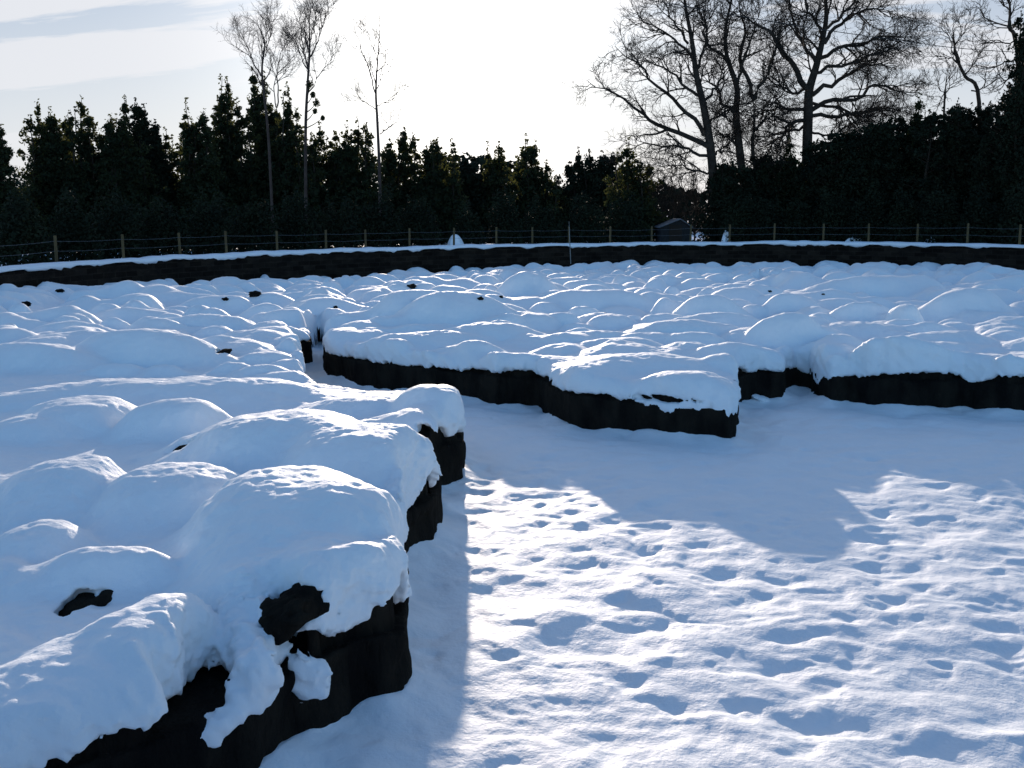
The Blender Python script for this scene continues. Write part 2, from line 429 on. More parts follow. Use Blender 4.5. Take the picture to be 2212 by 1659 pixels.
def surface_nets(Fv, org, h):
    nx, ny, nz = Fv.shape
    Sg = Fv < 0
    cnt = np.zeros((nx - 1, ny - 1, nz - 1), np.int8)
    for i in (0, 1):
        for j in (0, 1):
            for k in (0, 1):
                cnt += Sg[i:nx - 1 + i, j:ny - 1 + j, k:nz - 1 + k]
    act = (cnt > 0) & (cnt < 8)
    I, J, K = np.nonzero(act)
    vid = np.full(act.shape, -1, np.int32); vid[I, J, K] = np.arange(len(I))
    P = np.zeros((len(I), 3), np.float32); C = np.zeros(len(I), np.float32)
    cor = [(a, b, c) for a in (0, 1) for b in (0, 1) for c in (0, 1)]
    for a in cor:
        for ax in range(3):
            if a[ax]: continue
            b = list(a); b[ax] = 1
            fa = Fv[I + a[0], J + a[1], K + a[2]]; fb = Fv[I + b[0], J + b[1], K + b[2]]
            m = (fa < 0) != (fb < 0)
            t = np.where(m, fa / np.where(m, fa - fb, 1), 0)
            q = np.empty((len(I), 3), np.float32)
            for d in range(3): q[:, d] = a[d] + (t if d == ax else 0)
            P += q * m[:, None]; C += m
    P = P / C[:, None]
    V = np.stack([I, J, K], 1) + P
    V = V * h + np.array(org, np.float32)
    quads = []
    # x edges
    E = Sg[:-1, 1:-1, 1:-1] != Sg[1:, 1:-1, 1:-1]
    i, j, k = np.nonzero(E); j += 1; k += 1
    fl = Sg[i, j, k]
    q = np.stack([vid[i, j - 1, k - 1], vid[i, j, k - 1], vid[i, j, k], vid[i, j - 1, k]], 1)
    q[~fl] = q[~fl][:, ::-1]; quads.append(q)
    E = Sg[1:-1, :-1, 1:-1] != Sg[1:-1, 1:, 1:-1]
    i, j, k = np.nonzero(E); i += 1; k += 1
    fl = Sg[i, j, k]
    q = np.stack([vid[i - 1, j, k - 1], vid[i - 1, j, k], vid[i, j, k], vid[i, j, k - 1]], 1)
    q[~fl] = q[~fl][:, ::-1]; quads.append(q)
    E = Sg[1:-1, 1:-1, :-1] != Sg[1:-1, 1:-1, 1:]
    i, j, k = np.nonzero(E); i += 1; j += 1
    fl = Sg[i, j, k]
    q = np.stack([vid[i - 1, j - 1, k], vid[i, j - 1, k], vid[i, j, k], vid[i - 1, j, k]], 1)
    q[~fl] = q[~fl][:, ::-1]; quads.append(q)
    return V, np.concatenate(quads)


# places where the snow hangs low (tongues) or stands clear of the stone (bare), given on the cliff in the photo
DRAPE = []                                     # x, y, radius, height of the lower snow edge


def cliff_hit(px, py):
    """first point of the land cliff on the ray through that spot"""
    d = ray(px, py)
    ts = np.linspace(3.0, 24.0, 4000) / d[1]
    X, Y, Z = d[0] * ts, d[1] * ts, CAM_Z + d[2] * ts
    s = poly_sd(X, Y, LAND)
    i = np.nonzero(s > 0)[0]
    i = i[Z[i] < 1.4]
    i = i[0] if len(i) else 0
    return np.array([X[i], Y[i], Z[i]])


LIP = [(120, 1659, .12), (60, 1659, .2), (205, 1615, .12), (240, 1572, .14), (300, 1556, .14), (370, 1508, .12), (430, 1445, .12), (475, 1412, .12), (510, 1385, .10),
       (675, 1350, .08), (705, 1366, .08), (740, 1378, .08), (780, 1352, .09), (820, 1330, .09), (850, 1300, .10), (858, 1250, .10), (866, 1205, .10), (885, 1105, .10), (905, 1088, .10), (940, 1050, .10), (948, 1025, .1),
       (925, 946, .12), (950, 941, .12), (975, 950, .12), (1000, 926, .12),
       (705, 780, .2), (735, 786, .2), (770, 790, .2), (805, 801, .2), (860, 795, .2), (890, 800, .2), (922, 814, .12), (945, 800, .12), (1000, 798, .25), (1040, 798, .2), (1070, 804, .2), (1100, 800, .2), (1150, 802, .2), (1185, 815, .12), (1195, 836, .12), (1230, 845, .15),
       (1260, 850, .15), (1300, 852, .15), (1350, 863, .12), (1385, 872, .08), (1410, 886, .08), (1450, 890, .08), (1495, 893, .08), (1530, 893, .1), (1560, 900, .1), (1580, 905, .1),
       (1600, 793, .15), (1640, 802, .15), (1685, 822, .12), (1690, 790, .15), (1720, 795, .15), (1745, 815, .12), (1765, 836, .12), (1800, 820, .15), (1850, 813, .2), (1900, 808, .2), (1945, 806, .1), (2020, 802, .2), (2060, 806, .15), (2095, 832, .12), (2115, 846, .1), (2128, 815, .1), (2160, 810, .2), (2212, 815, .3),
       (640, 767, .2), (660, 765, .2), (672, 757, .2)]
for px, py, rad in LIP:
    p = on_plane(px, py, .57)
    dd = float(poly_sd(np.array([p[0]]), np.array([p[1]]), LAND)[0])
    if dd > (0.15 if px < 530 else 0.7):
        DRAPE.append((p[0], p[1], min(max(rad * 1.3, dd * .8), rad * 2.2), .55, -dd - .02))
    else:
        p = cliff_hit(px, py)
        DRAPE.append((p[0], p[1], rad * 1.3, float(np.clip(p[2], .04, .86)), 0.02))
TONGUE = [(on_plane(535, 1310, .70), .21), (on_plane(555, 1390, .60), .15), (cliff_hit(553, 1450), .10), (cliff_hit(535, 1498), .085), (cliff_hit(508, 1540), .07), (cliff_hit(470, 1570), .055), (cliff_hit(430, 1592), .035)]
CARVE = [(cliff_hit(612, 1392), (.075, .22, .11)), (cliff_hit(606, 1436), (.035, .16, .10)), (cliff_hit(1435, 862), (.46, .30, .045)), (cliff_hit(652, 1392), (.10, .16, .045))]

HOLES = [(cliff_hit(622, 1330) + np.array([0, .10, .02]), (.165, .20, .115)), (surf_hit(160, 1312) + np.array([0, .05, .0]), (.15, .15, .066)), (surf_hit(388, 966) + np.array([0, .05, .0]), (.15, .14, .05)), (surf_hit(478, 757) + np.array([0, .06, 0]), (.10, .16, .05))]
_p = cliff_hit(662, 1455)
PATCH = [(_p + np.array([.025, -.02, -.01]), (.122, .075, .118)), (cliff_hit(1640, 862), (.16, .12, .07))]


def seam_side(x, y):
    """0 left block, 1 centre block, 2 right block: seams run back from the inlet and from the gap"""
    a = on_plane(690, 740, .5); b = on_plane(745, 600, .5)
    sl = (x - a[0]) - (y - a[1]) * (b[0] - a[0]) / (b[1] - a[1])
    c = on_plane(1722, 846, 0); d = on_plane(1620, 570, .5)
    sr = (x - c[0]) - (y - c[1]) * (d[0] - c[0]) / (d[1] - c[1])
    return np.where(sl < 0, 0, np.where(sr < 0, 1, 2))


HOLEP = []
SNOWP = {0: [], 1: [], 2: []}
ROCKP = {0: [], 1: [], 2: []}


def land_tile(x0, x1, y0, y1, z0, z1, h):
    xs = np.arange(x0, x1 + h, h, dtype=np.float32); ys = np.arange(y0, y1 + h, h, dtype=np.float32); zs = np.arange(z0, z1 + h, h, dtype=np.float32)
    X, Y = np.meshgrid(xs, ys, indexing='ij')
    d = poly_sd(X, Y, LAND)
    H = land_height(X, Y)
    gx, gy = np.gradient(H, h)
    # snow sags and rounds off toward the edge, and hangs over it unevenly
    over = 0.0 + 0.055 * fbm(X * 2.1, Y * 2.1, 31, 3) + 0.03 * vn(X * 7, Y * 7, 33)
    zlow = 0.50 + 0.10 * fbm(X * 1.6, Y * 1.6, 41, 2)
    wsum = np.full(X.shape, 0.35, np.float32); acc = zlow * 0.35; acc2 = np.zeros_like(acc)
    for (dx, dy, r, z, ov) in DRAPE:
        w = np.exp(-((X - dx) ** 2 + (Y - dy) ** 2) / (r * r)) * 3.0
        acc += w * z; acc2 += w * ov; wsum += w
    zlow = acc / wsum
    over = over * .8 + acc2 / wsum
    zlow = zlow + 0.055 * fbm(X * 9, Y * 9, 43, 3, .6) + 0.02 * vn(X * 37, Y * 37, 44)
    thin = np.clip((0.45 - zlow) / 0.3, 0, 1)             # low tongues are thinner
    over = over * (1 - 0.35 * thin)
    sd = d + over
    rr = 0.17 + 0.04 * vn(X * 1.3, Y * 1.3, 51)
    slope = np.sqrt(1 + gx ** 2 + gy ** 2)
    crust = 0.004 * vn(X * 31, Y * 31, 71) + 0.006 * vn(X * 15, Y * 15, 72)
    edge = np.clip(1.2 - np.abs(sd) / .22, 0, 1)
    Fs = np.empty((len(xs), len(ys), len(zs)), np.float32); Fr = np.empty_like(Fs)
    dn = d + 0.035 * fbm(X * 3.0, Y * 3.0, 81, 3) + 0.010 * vn(X * 19, Y * 19, 83)
    Hr = np.where(sd < 0.10, np.minimum(H - 0.17, 0.47 + .05 * fbm(X * 4, Y * 4, 84, 3)), H - 0.17)
    for k, z in enumerate(zs):
        a = (z - H) / slope + rr
        wob = 0.018 * vn(X * 6 + z * 5, Y * 6 - z * 7, 91) + 0.007 * vn(X * 21 + z * 23, Y * 21 - z * 19, 92)
        b = -(sd + wob) + rr
        f = np.minimum(np.maximum(a, b), 0) + np.sqrt(np.maximum(a, 0) ** 2 + np.maximum(b, 0) ** 2) - rr
        # rounded lower lip outside the stone
        c = (zlow - z) + 0.02 * vn(X * 13 + z * 9, Y * 13, 93)
        r2 = 0.045
        f2 = np.minimum(np.maximum(f + r2, c + r2), 0) + np.sqrt(np.maximum(f + r2, 0) ** 2 + np.maximum(c + r2, 0) ** 2) - r2
        f = np.where(sd > 0.22, np.maximum(f, 0.30 - z), f2)
        for (pa, ra), (pb, rb) in zip(TONGUE[:-1], TONGUE[1:]):
            if x0 > -2 or y0 > 5.5: break
            ab = pb - pa; L2 = float(ab @ ab)
            tt = np.clip(((X - pa[0]) * ab[0] + (Y - pa[1]) * ab[1] + (z - pa[2]) * ab[2]) / L2, 0, 1)
            dd = np.sqrt((X - pa[0] - tt * ab[0]) ** 2 + (Y - pa[1] - tt * ab[1]) ** 2 + (z - pa[2] - tt * ab[2]) ** 2) - (ra + (rb - ra) * tt)
            dd = dd + 0.03 * vn(X * 11 + z * 8, Y * 11 - z * 9, 86) + 0.016 * vn(X * 27, Y * 27 + z * 25, 87)
            hh = np.clip(.5 + .5 * (f - dd) / .10, 0, 1)
            f = f * (1 - hh) + dd * hh - .10 * hh * (1 - hh)
        zz = z + 0.10 * 0
        fr = np.maximum(-dn - 0.030 * vn(X * 2.5 + z * 4, Y * 2.5 - z * 3, 95) - 0.018 * vn(X * 9 + z * 7, Y * 9 - z * 4, 96), z - Hr)
        for (p, q) in HOLES:
            zs_ = z - p[2] - .30 * (X - p[0])
            g = np.sqrt(((X - p[0]) / q[0]) ** 2 + ((Y - p[1]) / q[1]) ** 2 + (zs_ / q[2]) ** 2)
            g = g + 0.30 * vn(X * 11, Y * 11 + z * 9, 97) + .12 * vn(X * 33, Y * 33 + z * 30, 99)
            f = np.maximum(f, -(g - 1.0) * q[2])
            g2 = np.sqrt(((X - p[0]) / q[0]) ** 2 + ((Y - p[1] - .10) / q[1]) ** 2 + ((zs_ + .06) / q[2]) ** 2)
            fr = np.minimum(fr, (g2 + 0.30 * vn(X * 9 + z * 7, Y * 9 - z * 8, 90) + .16 * vn(X * 27 - z * 23, Y * 27 + z * 21, 85) - 1.12) * q[2])
        for (p, q) in CARVE:
            g = np.sqrt(((X - p[0]) / q[0]) ** 2 + ((Y - p[1]) / q[1]) ** 2 + ((z - p[2]) / q[2]) ** 2) + 0.35 * vn(X * 9 + z * 17, Y * 9, 94)
            f = np.maximum(f, -(g - 1.0) * min(q))
        for (p, q) in PATCH:
            g = (np.abs((X - p[0]) / q[0]) ** 2.6 + np.abs((Y - p[1]) / q[1]) ** 2.6 + np.abs((z - p[2] + .25 * (X - p[0])) / q[2]) ** 2.6) ** (1 / 2.6)
            g = g + 0.30 * vn(X * 9 + z * 11, Y * 9 - z * 13, 98) + 0.12 * vn(X * 29 + z * 31, Y * 29 - z * 23, 89)
            f = np.minimum(f, (g - 1.0) * min(q))
        Fs[:, :, k] = f + crust + edge * (.010 * vn(X * 26 + z * 21, Y * 26 - z * 24, 73) + .008 * vn(X * 47 - z * 41, Y * 47 + z * 43, 74)); Fr[:, :, k] = fr
    for Fv, store, isrock in ((Fs, SNOWP, False), (Fr, ROCKP, True)):
        V, Q = surface_nets(Fv, (x0, y0, z0), h)
        C = V[Q].mean(1)
        ix = np.clip(((C[:, 0] - x0) / h).astype(int), 0, len(xs) - 1); iy = np.clip(((C[:, 1] - y0) / h).astype(int), 0, len(ys) - 1)
        keep = np.ones(len(Q), bool)
        dd = d[ix, iy]
        if isrock:
            nh = np.zeros(len(C), bool)
            for (p, q) in HOLES: nh |= (np.abs(C[:, 0] - p[0]) < .4) & (np.abs(C[:, 1] - p[1]) < .4)
            keep &= (dd < 0.75) | nh
            Qh = Q[nh & (dd >= 0.75) & keep]
            for hi, (p, q) in enumerate(HOLES):
                ch = V[Qh].mean(1); mh = (np.abs(ch[:, 0] - p[0]) < .4) & (np.abs(ch[:, 1] - p[1]) < .4)
                if mh.any(): HOLEP.append(compact(V, Qh[mh]))
            keep &= (dd < 0.75)
        else:
            keep &= ~((dd > 0.75) & (C[:, 2] < 0.42))
        Q = Q[keep]; C = C[keep]
        side = seam_side(C[:, 0], C[:, 1])
        for s in (0, 1, 2):
            q = Q[side == s]
            if len(q): store[s].append(compact(V, q))


land_tile(-5.2, 1.2, 3.6, 9.0, -0.06, 1.30, 0.017)
land_tile(-8.6, 12.5, 8.98, 21.2, -0.06, 1.46, 0.030)

# far land: plain height field on a grid that fans out with distance


def fan(r0, r1, a0, a1, na, dl):
    nr = int(math.log(r1 / r0) / dl)
    r = r0 * np.exp(np.arange(nr + 1) * dl); a = np.linspace(a0, a1, na + 1)
    A, Rr = np.meshgrid(a, r, indexing='ij')
    X = Rr * np.sin(A); Y = Rr * np.cos(A)
    idx = np.arange(X.size).reshape(X.shape)
    Q = np.stack([idx[:-1, :-1].ravel(), idx[1:, :-1].ravel(), idx[1:, 1:].ravel(), idx[:-1, 1:].ravel()], 1)
    return X, Y, Q


SKIRT = {0: [], 1: [], 2: []}
def far_land():
    X, Y, Q = fan(5.0, 62.0, R_(-62), R_(46), 1320, 0.0045)
    d = poly_sd(X, Y, LAND); H = land_height(X, Y)
    # drop and round at the outer edge
    e = np.clip(d / 0.25, 0, 1); H = -0.15 + (H + 0.15) * np.sqrt(1 - (1 - e) ** 2)
    V = np.stack([X.ravel(), Y.ravel(), H.ravel()], 1)
    C = V[Q].mean(1); dq = d.ravel()[Q].min(1)
    intile = (C[:, 0] > -8.56) & (C[:, 0] < 12.46) & (C[:, 1] < 21.16) & ((C[:, 1] > 9.0) | (C[:, 0] > -5.16))
    keep = (dq > 0.0) & ~intile & ((C[:, 1] > 9.0) | (C[:, 0] < -5.12))
    Q = Q[keep]; C = C[keep]
    side = seam_side(C[:, 0], C[:, 1])
    for s in (0, 1, 2): SNOWP[s].append(compact(V, Q[side == s]))
    # plain stone skirts for the coast outside the detailed tiles
    P = LAND; n = len(P)
    for i in range(n):
        a, b = P[i], P[(i + 1) % n]
        m = (a + b) / 2
        if -8.6 < m[0] < 12.5 and 3.6 < m[1] < 21: continue
        s = int(seam_side(m[0], m[1]))
        v = np.array([(a[0], a[1], -.1), (b[0], b[1], -.1), (b[0], b[1], .62), (a[0], a[1], .62)], np.float32)
        SKIRT[s].append((v, np.array([[0, 1, 2, 3]])))


far_land()


def islands(V, Q):
    lab = np.arange(len(V))
    while True:
        m = lab[Q].min(1); new = lab.copy(); np.minimum.at(new, Q.ravel(), np.repeat(m, Q.shape[1])); new = new[new]
        if (new == lab).all(): return lab
        lab = new


def join(parts):
    V, Q, o = [], [], 0
    for v, q in parts:
        V.append(v); Q.append(q + o); o += len(v)
    return np.concatenate(V), np.concatenate(Q)


BLOCKS = [
    ('snowy_terrace', 'raised dark stone terrace under thick rounded snow filling the left foreground', (-1.5, 7.0, 0)),
    ('snowy_terrace', 'raised stone terrace under snow with a square promontory jutting into the middle of the basin', (1.5, 15.0, 0)),
    ('snowy_terrace', 'raised stone terrace under snow running out of the right side behind the gap', (8.0, 17.0, 0)),
]
for s, (nm, lab, loc) in enumerate(BLOCKS):
    root = empty(nm, loc, lab, 'terrace', 'snow covered terraces standing in the basin')
    mesh_np('snow_cover', *join(SNOWP[s]), M_SNOW, root)
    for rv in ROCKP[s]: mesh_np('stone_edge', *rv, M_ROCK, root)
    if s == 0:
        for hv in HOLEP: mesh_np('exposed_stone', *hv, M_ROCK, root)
    if s == 0: LEFT = root
    if s == 1: MID = root
    if s == 2: RIGHT = root

# dark stones poking through the snow far off
import bmesh
def rock_blob(parent, px, py, w, seed):
    p = surf_hit(px, py); Hh = p[2]
    r = w / 2 * p[1] / F_PX
    bm = bmesh.new(); bmesh.ops.create_icosphere(bm, subdivisions=3, radius=1)
    for v in bm.verts:
        c = v.co; k = 1 + .25 * math.sin(5 * c.x + seed) * math.cos(4 * c.y - seed) + .12 * math.sin(11 * c.z + seed)
        v.co = Vector((c.x * r * k + p[0], c.y * r * .8 * k + p[1], c.z * r * .55 * k + Hh + r * .12))
    me = bpy.data.meshes.new('exposed_stone'); bm.to_mesh(me); bm.free()
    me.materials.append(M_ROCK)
    o = bpy.data.objects.new('exposed_stone', me); COL.objects.link(o); o.parent = parent
    o.matrix_parent_inverse = Matrix.Translation(-parent.location)
for k, (px, py, w) in enumerate([(130, 630, 18), (57, 658, 22), (552, 637, 26), (487, 647, 14), (725, 664, 10)]): rock_blob(LEFT, px, py, w, k)
for k, (px, py, w) in enumerate([(890, 620, 20), (1038, 646, 14), (1082, 642, 10)]): rock_blob(MID, px, py, w, k + 9)
for k, (px, py, w) in enumerate([(1663, 630, 9), (1778, 636, 7)]): rock_blob(RIGHT, px, py, w, k + 19)

# ------------------------------------------------------------------ basin floor (snow with many soft dints)

def floor_height(X, Y):
    wx = X + .1 * vn(X * 3, Y * 3, 120); wy = Y + .1 * vn(X * 3, Y * 3, 121)
    Z = 0.035 * fbm(X * .6, Y * .6, 101, 2) + 0.044 * fbm(wx * 1.7, wy * 2.0, 103, 3, .5) + 0.007 * fbm(wx * 6, wy * 6, 104, 2) + 0.002 * fbm(X * 17, Y * 17, 105, 2)
    dr = np.random.default_rng(99)
    xr, yr = X.ravel(), Y.ravel(); z = np.zeros(xr.shape, np.float32)
    order = np.argsort(yr, kind='stable'); ys = yr[order]
    xr = (X + .07 * vn(X * 5, Y * 5, 130) + .03 * vn(X * 13, Y * 13, 132)).ravel().astype(np.float32); yrw = (Y + .07 * vn(X * 5, Y * 5, 131) + .03 * vn(X * 13, Y * 13, 133)).ravel().astype(np.float32)
    pts = []
    for k in range(900):
        pts.append((dr.uniform(-2, 14), dr.uniform(3, 16), dr.uniform(.08, .20), dr.uniform(.005, .024)))
    for t in range(14):                        # old trails of prints, half filled
        x, y = dr.uniform(-.5, 9), dr.uniform(3.2, 5.5); a = dr.uniform(-.9, .9)
        for k in range(22):
            x += .42 * math.sin(a); y += .42 * math.cos(a); a += dr.normal(0, .12)
            sx = .1 if k % 2 else -.1
            pts.append((x + sx * math.cos(a), y - sx * math.sin(a), dr.uniform(.10, .15), dr.uniform(.010, .030)))
    for (mx, my, r, h) in pts:
        rad = 2.4 * r
        i0, i1 = np.searchsorted(ys, my - rad), np.searchsorted(ys, my + rad)
        idx = order[i0:i1]; idx = idx[np.abs(xr[idx] - mx) < rad]
        if not len(idx): continue
        q = ((xr[idx] - mx) ** 2 + ((yrw[idx] - my) * 1.15) ** 2) / (r * r)
        z[idx] = np.minimum(z[idx], 0) - h * np.exp(-q) * (1 + np.minimum(z[idx], 0) / .11)
    return Z + z.reshape(X.shape)


def basin_floor():
    X, Y, Q = fan(2.6, 27.0, R_(-34), R_(44), 1150, 0.0026)
    Z = floor_height(X, Y)
    d = poly_sd(X, Y, LAND)
    Z = Z + 0.09 * np.clip(1 + d / 0.35, 0, 1) ** 2 * (1 + .8 * fbm(X * 2, Y * 2, 111, 2))
    V = np.stack([X.ravel(), Y.ravel(), Z.ravel()], 1)
    keep = d.ravel()[Q].max(1) < 0.25
    v, q = compact(V, Q[keep])
    # plain sheet round it, for what lies outside the picture
    parts = [(v, q)]
    o = mesh_np('basin_floor', *join(parts), M_SNOW)
    tag(o, kind='structure')
    c = OVAL.mean(0)
    n = len(OVAL)
    V = [(c[0], c[1], -.12)] + [(p[0], p[1], -.12) for p in OVAL]
    T = np.array([(0, 1 + i, 1 + (i + 1) % n) for i in range(n)])
    o = mesh_np('basin_bed', np.array(V), T, M_SNOWFAR); tag(o, kind='structure')


basin_floor()

# ------------------------------------------------------------------ perimeter wall, its snow cap, the ground outside
def offset_curve(P, d):
    t = np.roll(P, -1, 0) - np.roll(P, 1, 0); t /= np.linalg.norm(t, axis=1)[:, None]
    nrm = np.stack([t[:, 1], -t[:, 0]], 1)
    area = np.sum(P[:, 0] * np.roll(P[:, 1], -1) - np.roll(P[:, 0], -1) * P[:, 1])
    return P + nrm * (d if area > 0 else -d)


def resample(P, step):
    Pc = np.vstack([P, P[:1]]); L = np.r_[0, np.cumsum(np.linalg.norm(np.diff(Pc, axis=0), axis=1))]
    n = int(L[-1] / step); s = np.linspace(0, L[-1], n, endpoint=False)
    return np.stack([np.interp(s, L, Pc[:, 0]), np.interp(s, L, Pc[:, 1])], 1), s


def ring(profile, P):
    """profile: list of (offset outward, z array); closed strip round P"""
    n = len(P); V = []
    for off, z in profile:
        q = offset_curve(P, 1.0) - P
        V.append(np.column_stack([P[:, 0] + q[:, 0] * off, P[:, 1] + q[:, 1] * off, np.broadcast_to(z, (n,))]))
    V = np.concatenate(V); Q = []
    i = np.arange(n); j = (i + 1) % n
    for k in range(len(profile) - 1):
        Q.append(np.stack([k * n + i, k * n + j, (k + 1) * n + j, (k + 1) * n + i], 1))
    return V, np.concatenate(Q)


OV, OS = resample(OVAL, 0.16)
wallroot = empty('perimeter_wall', (0, 50, 0), 'long curving dark stone wall round the basin with a white snow cap', 'wall')
rough = 0.03 * vn(OS * 2.3, OS * 0, 3)
V, Q = ring([(0.02 + rough * .6, -0.2), (0.0 + rough, .5), (0.0 + rough, WALL_TOP - .13), (0.05, WALL_TOP - .12), (.42, WALL_TOP - .12), (.42, 0.4)], OV)
sf = mesh_np('stone_face', V, Q, M_WALL, wallroot)
at = sf.data.attributes.new('arc', 'FLOAT', 'POINT'); at.data.foreach_set('value', np.tile(OS, 6).astype(np.float32))
t = 0.05 * fbm(OS * .35, OS * 0, 4, 3) + 0.02 * vn(OS * 2.1, OS * 0, 6)
lip = -0.05 + 0.05 * vn(OS * 1.1, OS * 0 + 3, 9) + 0.03 * vn(OS * 4.1, OS * 0, 10)
hang = WALL_TOP - .14 - 0.085 * np.clip(vn(OS * 1.7, OS * 0, 11) + .4 * vn(OS * 6, OS * 0, 12), -.6, 1)
V, Q = ring([(0.06, hang + .03), (lip + .02, hang), (lip - .02, WALL_TOP - .09 + t), (lip + .03, WALL_TOP - .02 + t), (.12, WALL_TOP + .02 + t), (.36, WALL_TOP + .03 + t), (.62, WALL_TOP + .0 + t), (.8, WALL_TOP - .10), (.85, 1.0)], OV)
mesh_np('snow_cap', V, Q, M_SNOWFAR, wallroot)

OVc, OSc = resample(OVAL, 0.8)
prof = [(.45, 1.22), (1.2, 1.22), (3.0, 1.0)]
V0, Q0 = ring(prof, OVc)
cen = OVAL.mean(0)
n = len(OVc)
last = V0[-n:]
rings = [V0]
fac = [1.0, 1.25, 1.6, 2.4, 5, 12, 40]
zz = [1.0, 0.9, 0.75, 0.7, 0.6, 0.5, 0.3]
Vx = [V0]
for f_, z_ in zip(fac[1:], zz[1:]):
    q = (last[:, :2] - cen) * f_ + cen
    Vx.append(np.column_stack([q, z_ + .12 * fbm(q[:, 0] * .1, q[:, 1] * .1, 77, 2)]))
Vg = np.concatenate(Vx); Qg = [Q0]
i = np.arange(n); j = (i + 1) % n
for k in range(len(fac) - 1):
    b0 = (len(prof) - 1 + k) * n
    Qg.append(np.stack([b0 + i, b0 + j, b0 + n + j, b0 + n + i], 1))
tag(mesh_np('snowy_ground', Vg, np.concatenate(Qg), M_SNOWFAR), kind='structure')

OUT = offset_curve(OVAL, .55)


def on_bank(px):
    d = ray(px, 500); a = math.atan2(d[0], d[1])
    an = np.arctan2(OUT[:, 0], OUT[:, 1]); rr = np.hypot(OUT[:, 0], OUT[:, 1])
    m = OUT[:, 1] > 12
    o = np.argsort(an[m])
    r = np.interp(a, an[m][o], rr[m][o])
    return np.array([r * math.sin(a), r * math.cos(a)])



def bank_Y(px, gap): return float(on_bank(px)[1]) + gap

# ------------------------------------------------------------------ tubes and branching

def tubes(paths, radii, sides=4):
    """paths (B,n,3), radii (B,n) -> V, Q"""
    B, n, _ = paths.shape
    T = np.gradient(paths, axis=1); T /= np.linalg.norm(T, axis=2, keepdims=True) + 1e-9
    ref = np.where(np.abs(T[..., 2:3]) > .9, np.array([1., 0, 0]), np.array([0, 0, 1.]))
    U = np.cross(T, ref); U /= np.linalg.norm(U, axis=2, keepdims=True) + 1e-9
    W = np.cross(T, U)
    a = np.arange(sides) * 2 * math.pi / sides
    V = paths[:, :, None, :] + radii[:, :, None, None] * (np.cos(a)[None, None, :, None] * U[:, :, None, :] + np.sin(a)[None, None, :, None] * W[:, :, None, :])
    idx = np.arange(B * n * sides).reshape(B, n, sides)
    nx = np.roll(idx, -1, 2)
    Q = np.stack([idx[:, :-1], nx[:, :-1], nx[:, 1:], idx[:, 1:]], -1).reshape(-1, 4)
    return V.reshape(-1, 3), Q


def tube_poly(pts, r, sides=8):
    pts = np.array(pts, float)[None]; r = np.broadcast_to(np.array(r, float), pts.shape[1])[None]
    return tubes(pts, r, sides)


def resample_path(P, n):
    P = np.array(P, float); L = np.r_[0, np.cumsum(np.linalg.norm(np.diff(P, axis=0), axis=1))]
    s = np.linspace(0, L[-1], n)
    return np.stack([np.interp(s, L, P[:, k]) for k in range(3)], 1)


def children(par, rad, k, length, angle, n, up, g, umin=.2, wig=.12, rmax=.05, tip=.004, lenfall=.55):
    B, m, _ = par.shape
    Bk = B * k
    pi = np.repeat(np.arange(B), k)
    u = umin + (1 - umin) * ((np.tile(np.arange(k), B) + g.uniform(0, 1, Bk)) / k)
    f = u * (m - 1); i0 = np.minimum(f.astype(int), m - 2); ft = (f - i0)[:, None]
    P0 = par[pi, i0] * (1 - ft) + par[pi, i0 + 1] * ft
    r0 = rad[pi, i0] * (1 - ft[:, 0]) + rad[pi, i0 + 1] * ft[:, 0]
    T = par[pi, i0 + 1] - par[pi, i0]; T /= np.linalg.norm(T, axis=1, keepdims=True) + 1e-9
    rd = g.normal(size=(Bk, 3)); rd -= (rd * T).sum(1, keepdims=True) * T; rd /= np.linalg.norm(rd, axis=1, keepdims=True) + 1e-9
    an = g.uniform(angle[0], angle[1], Bk)[:, None]
    D = T * np.cos(an) + rd * np.sin(an)
    L = g.uniform(length[0], length[1], Bk) * (1 - lenfall * u)
    pts = [P0]; d = D
    for s in range(n - 1):
        d = d + g.normal(size=(Bk, 3)) * wig + np.array([0, 0, up])
        d /= np.linalg.norm(d, axis=1, keepdims=True)
        pts.append(pts[-1] + d * (L / (n - 1))[:, None])
    P = np.stack(pts, 1)
    rs = np.minimum(r0 * .72, rmax * L / length[1])
    rr = rs[:, None] * (1 - np.linspace(0, 1, n) ** .9)[None] + tip
    return P, rr


def wobble(P, g, amp):
    n = len(P); k = np.cumsum(g.normal(size=(n, 3)), 0); k -= np.linspace(0, 1, n)[:, None] * k[-1]
    return P + k * amp


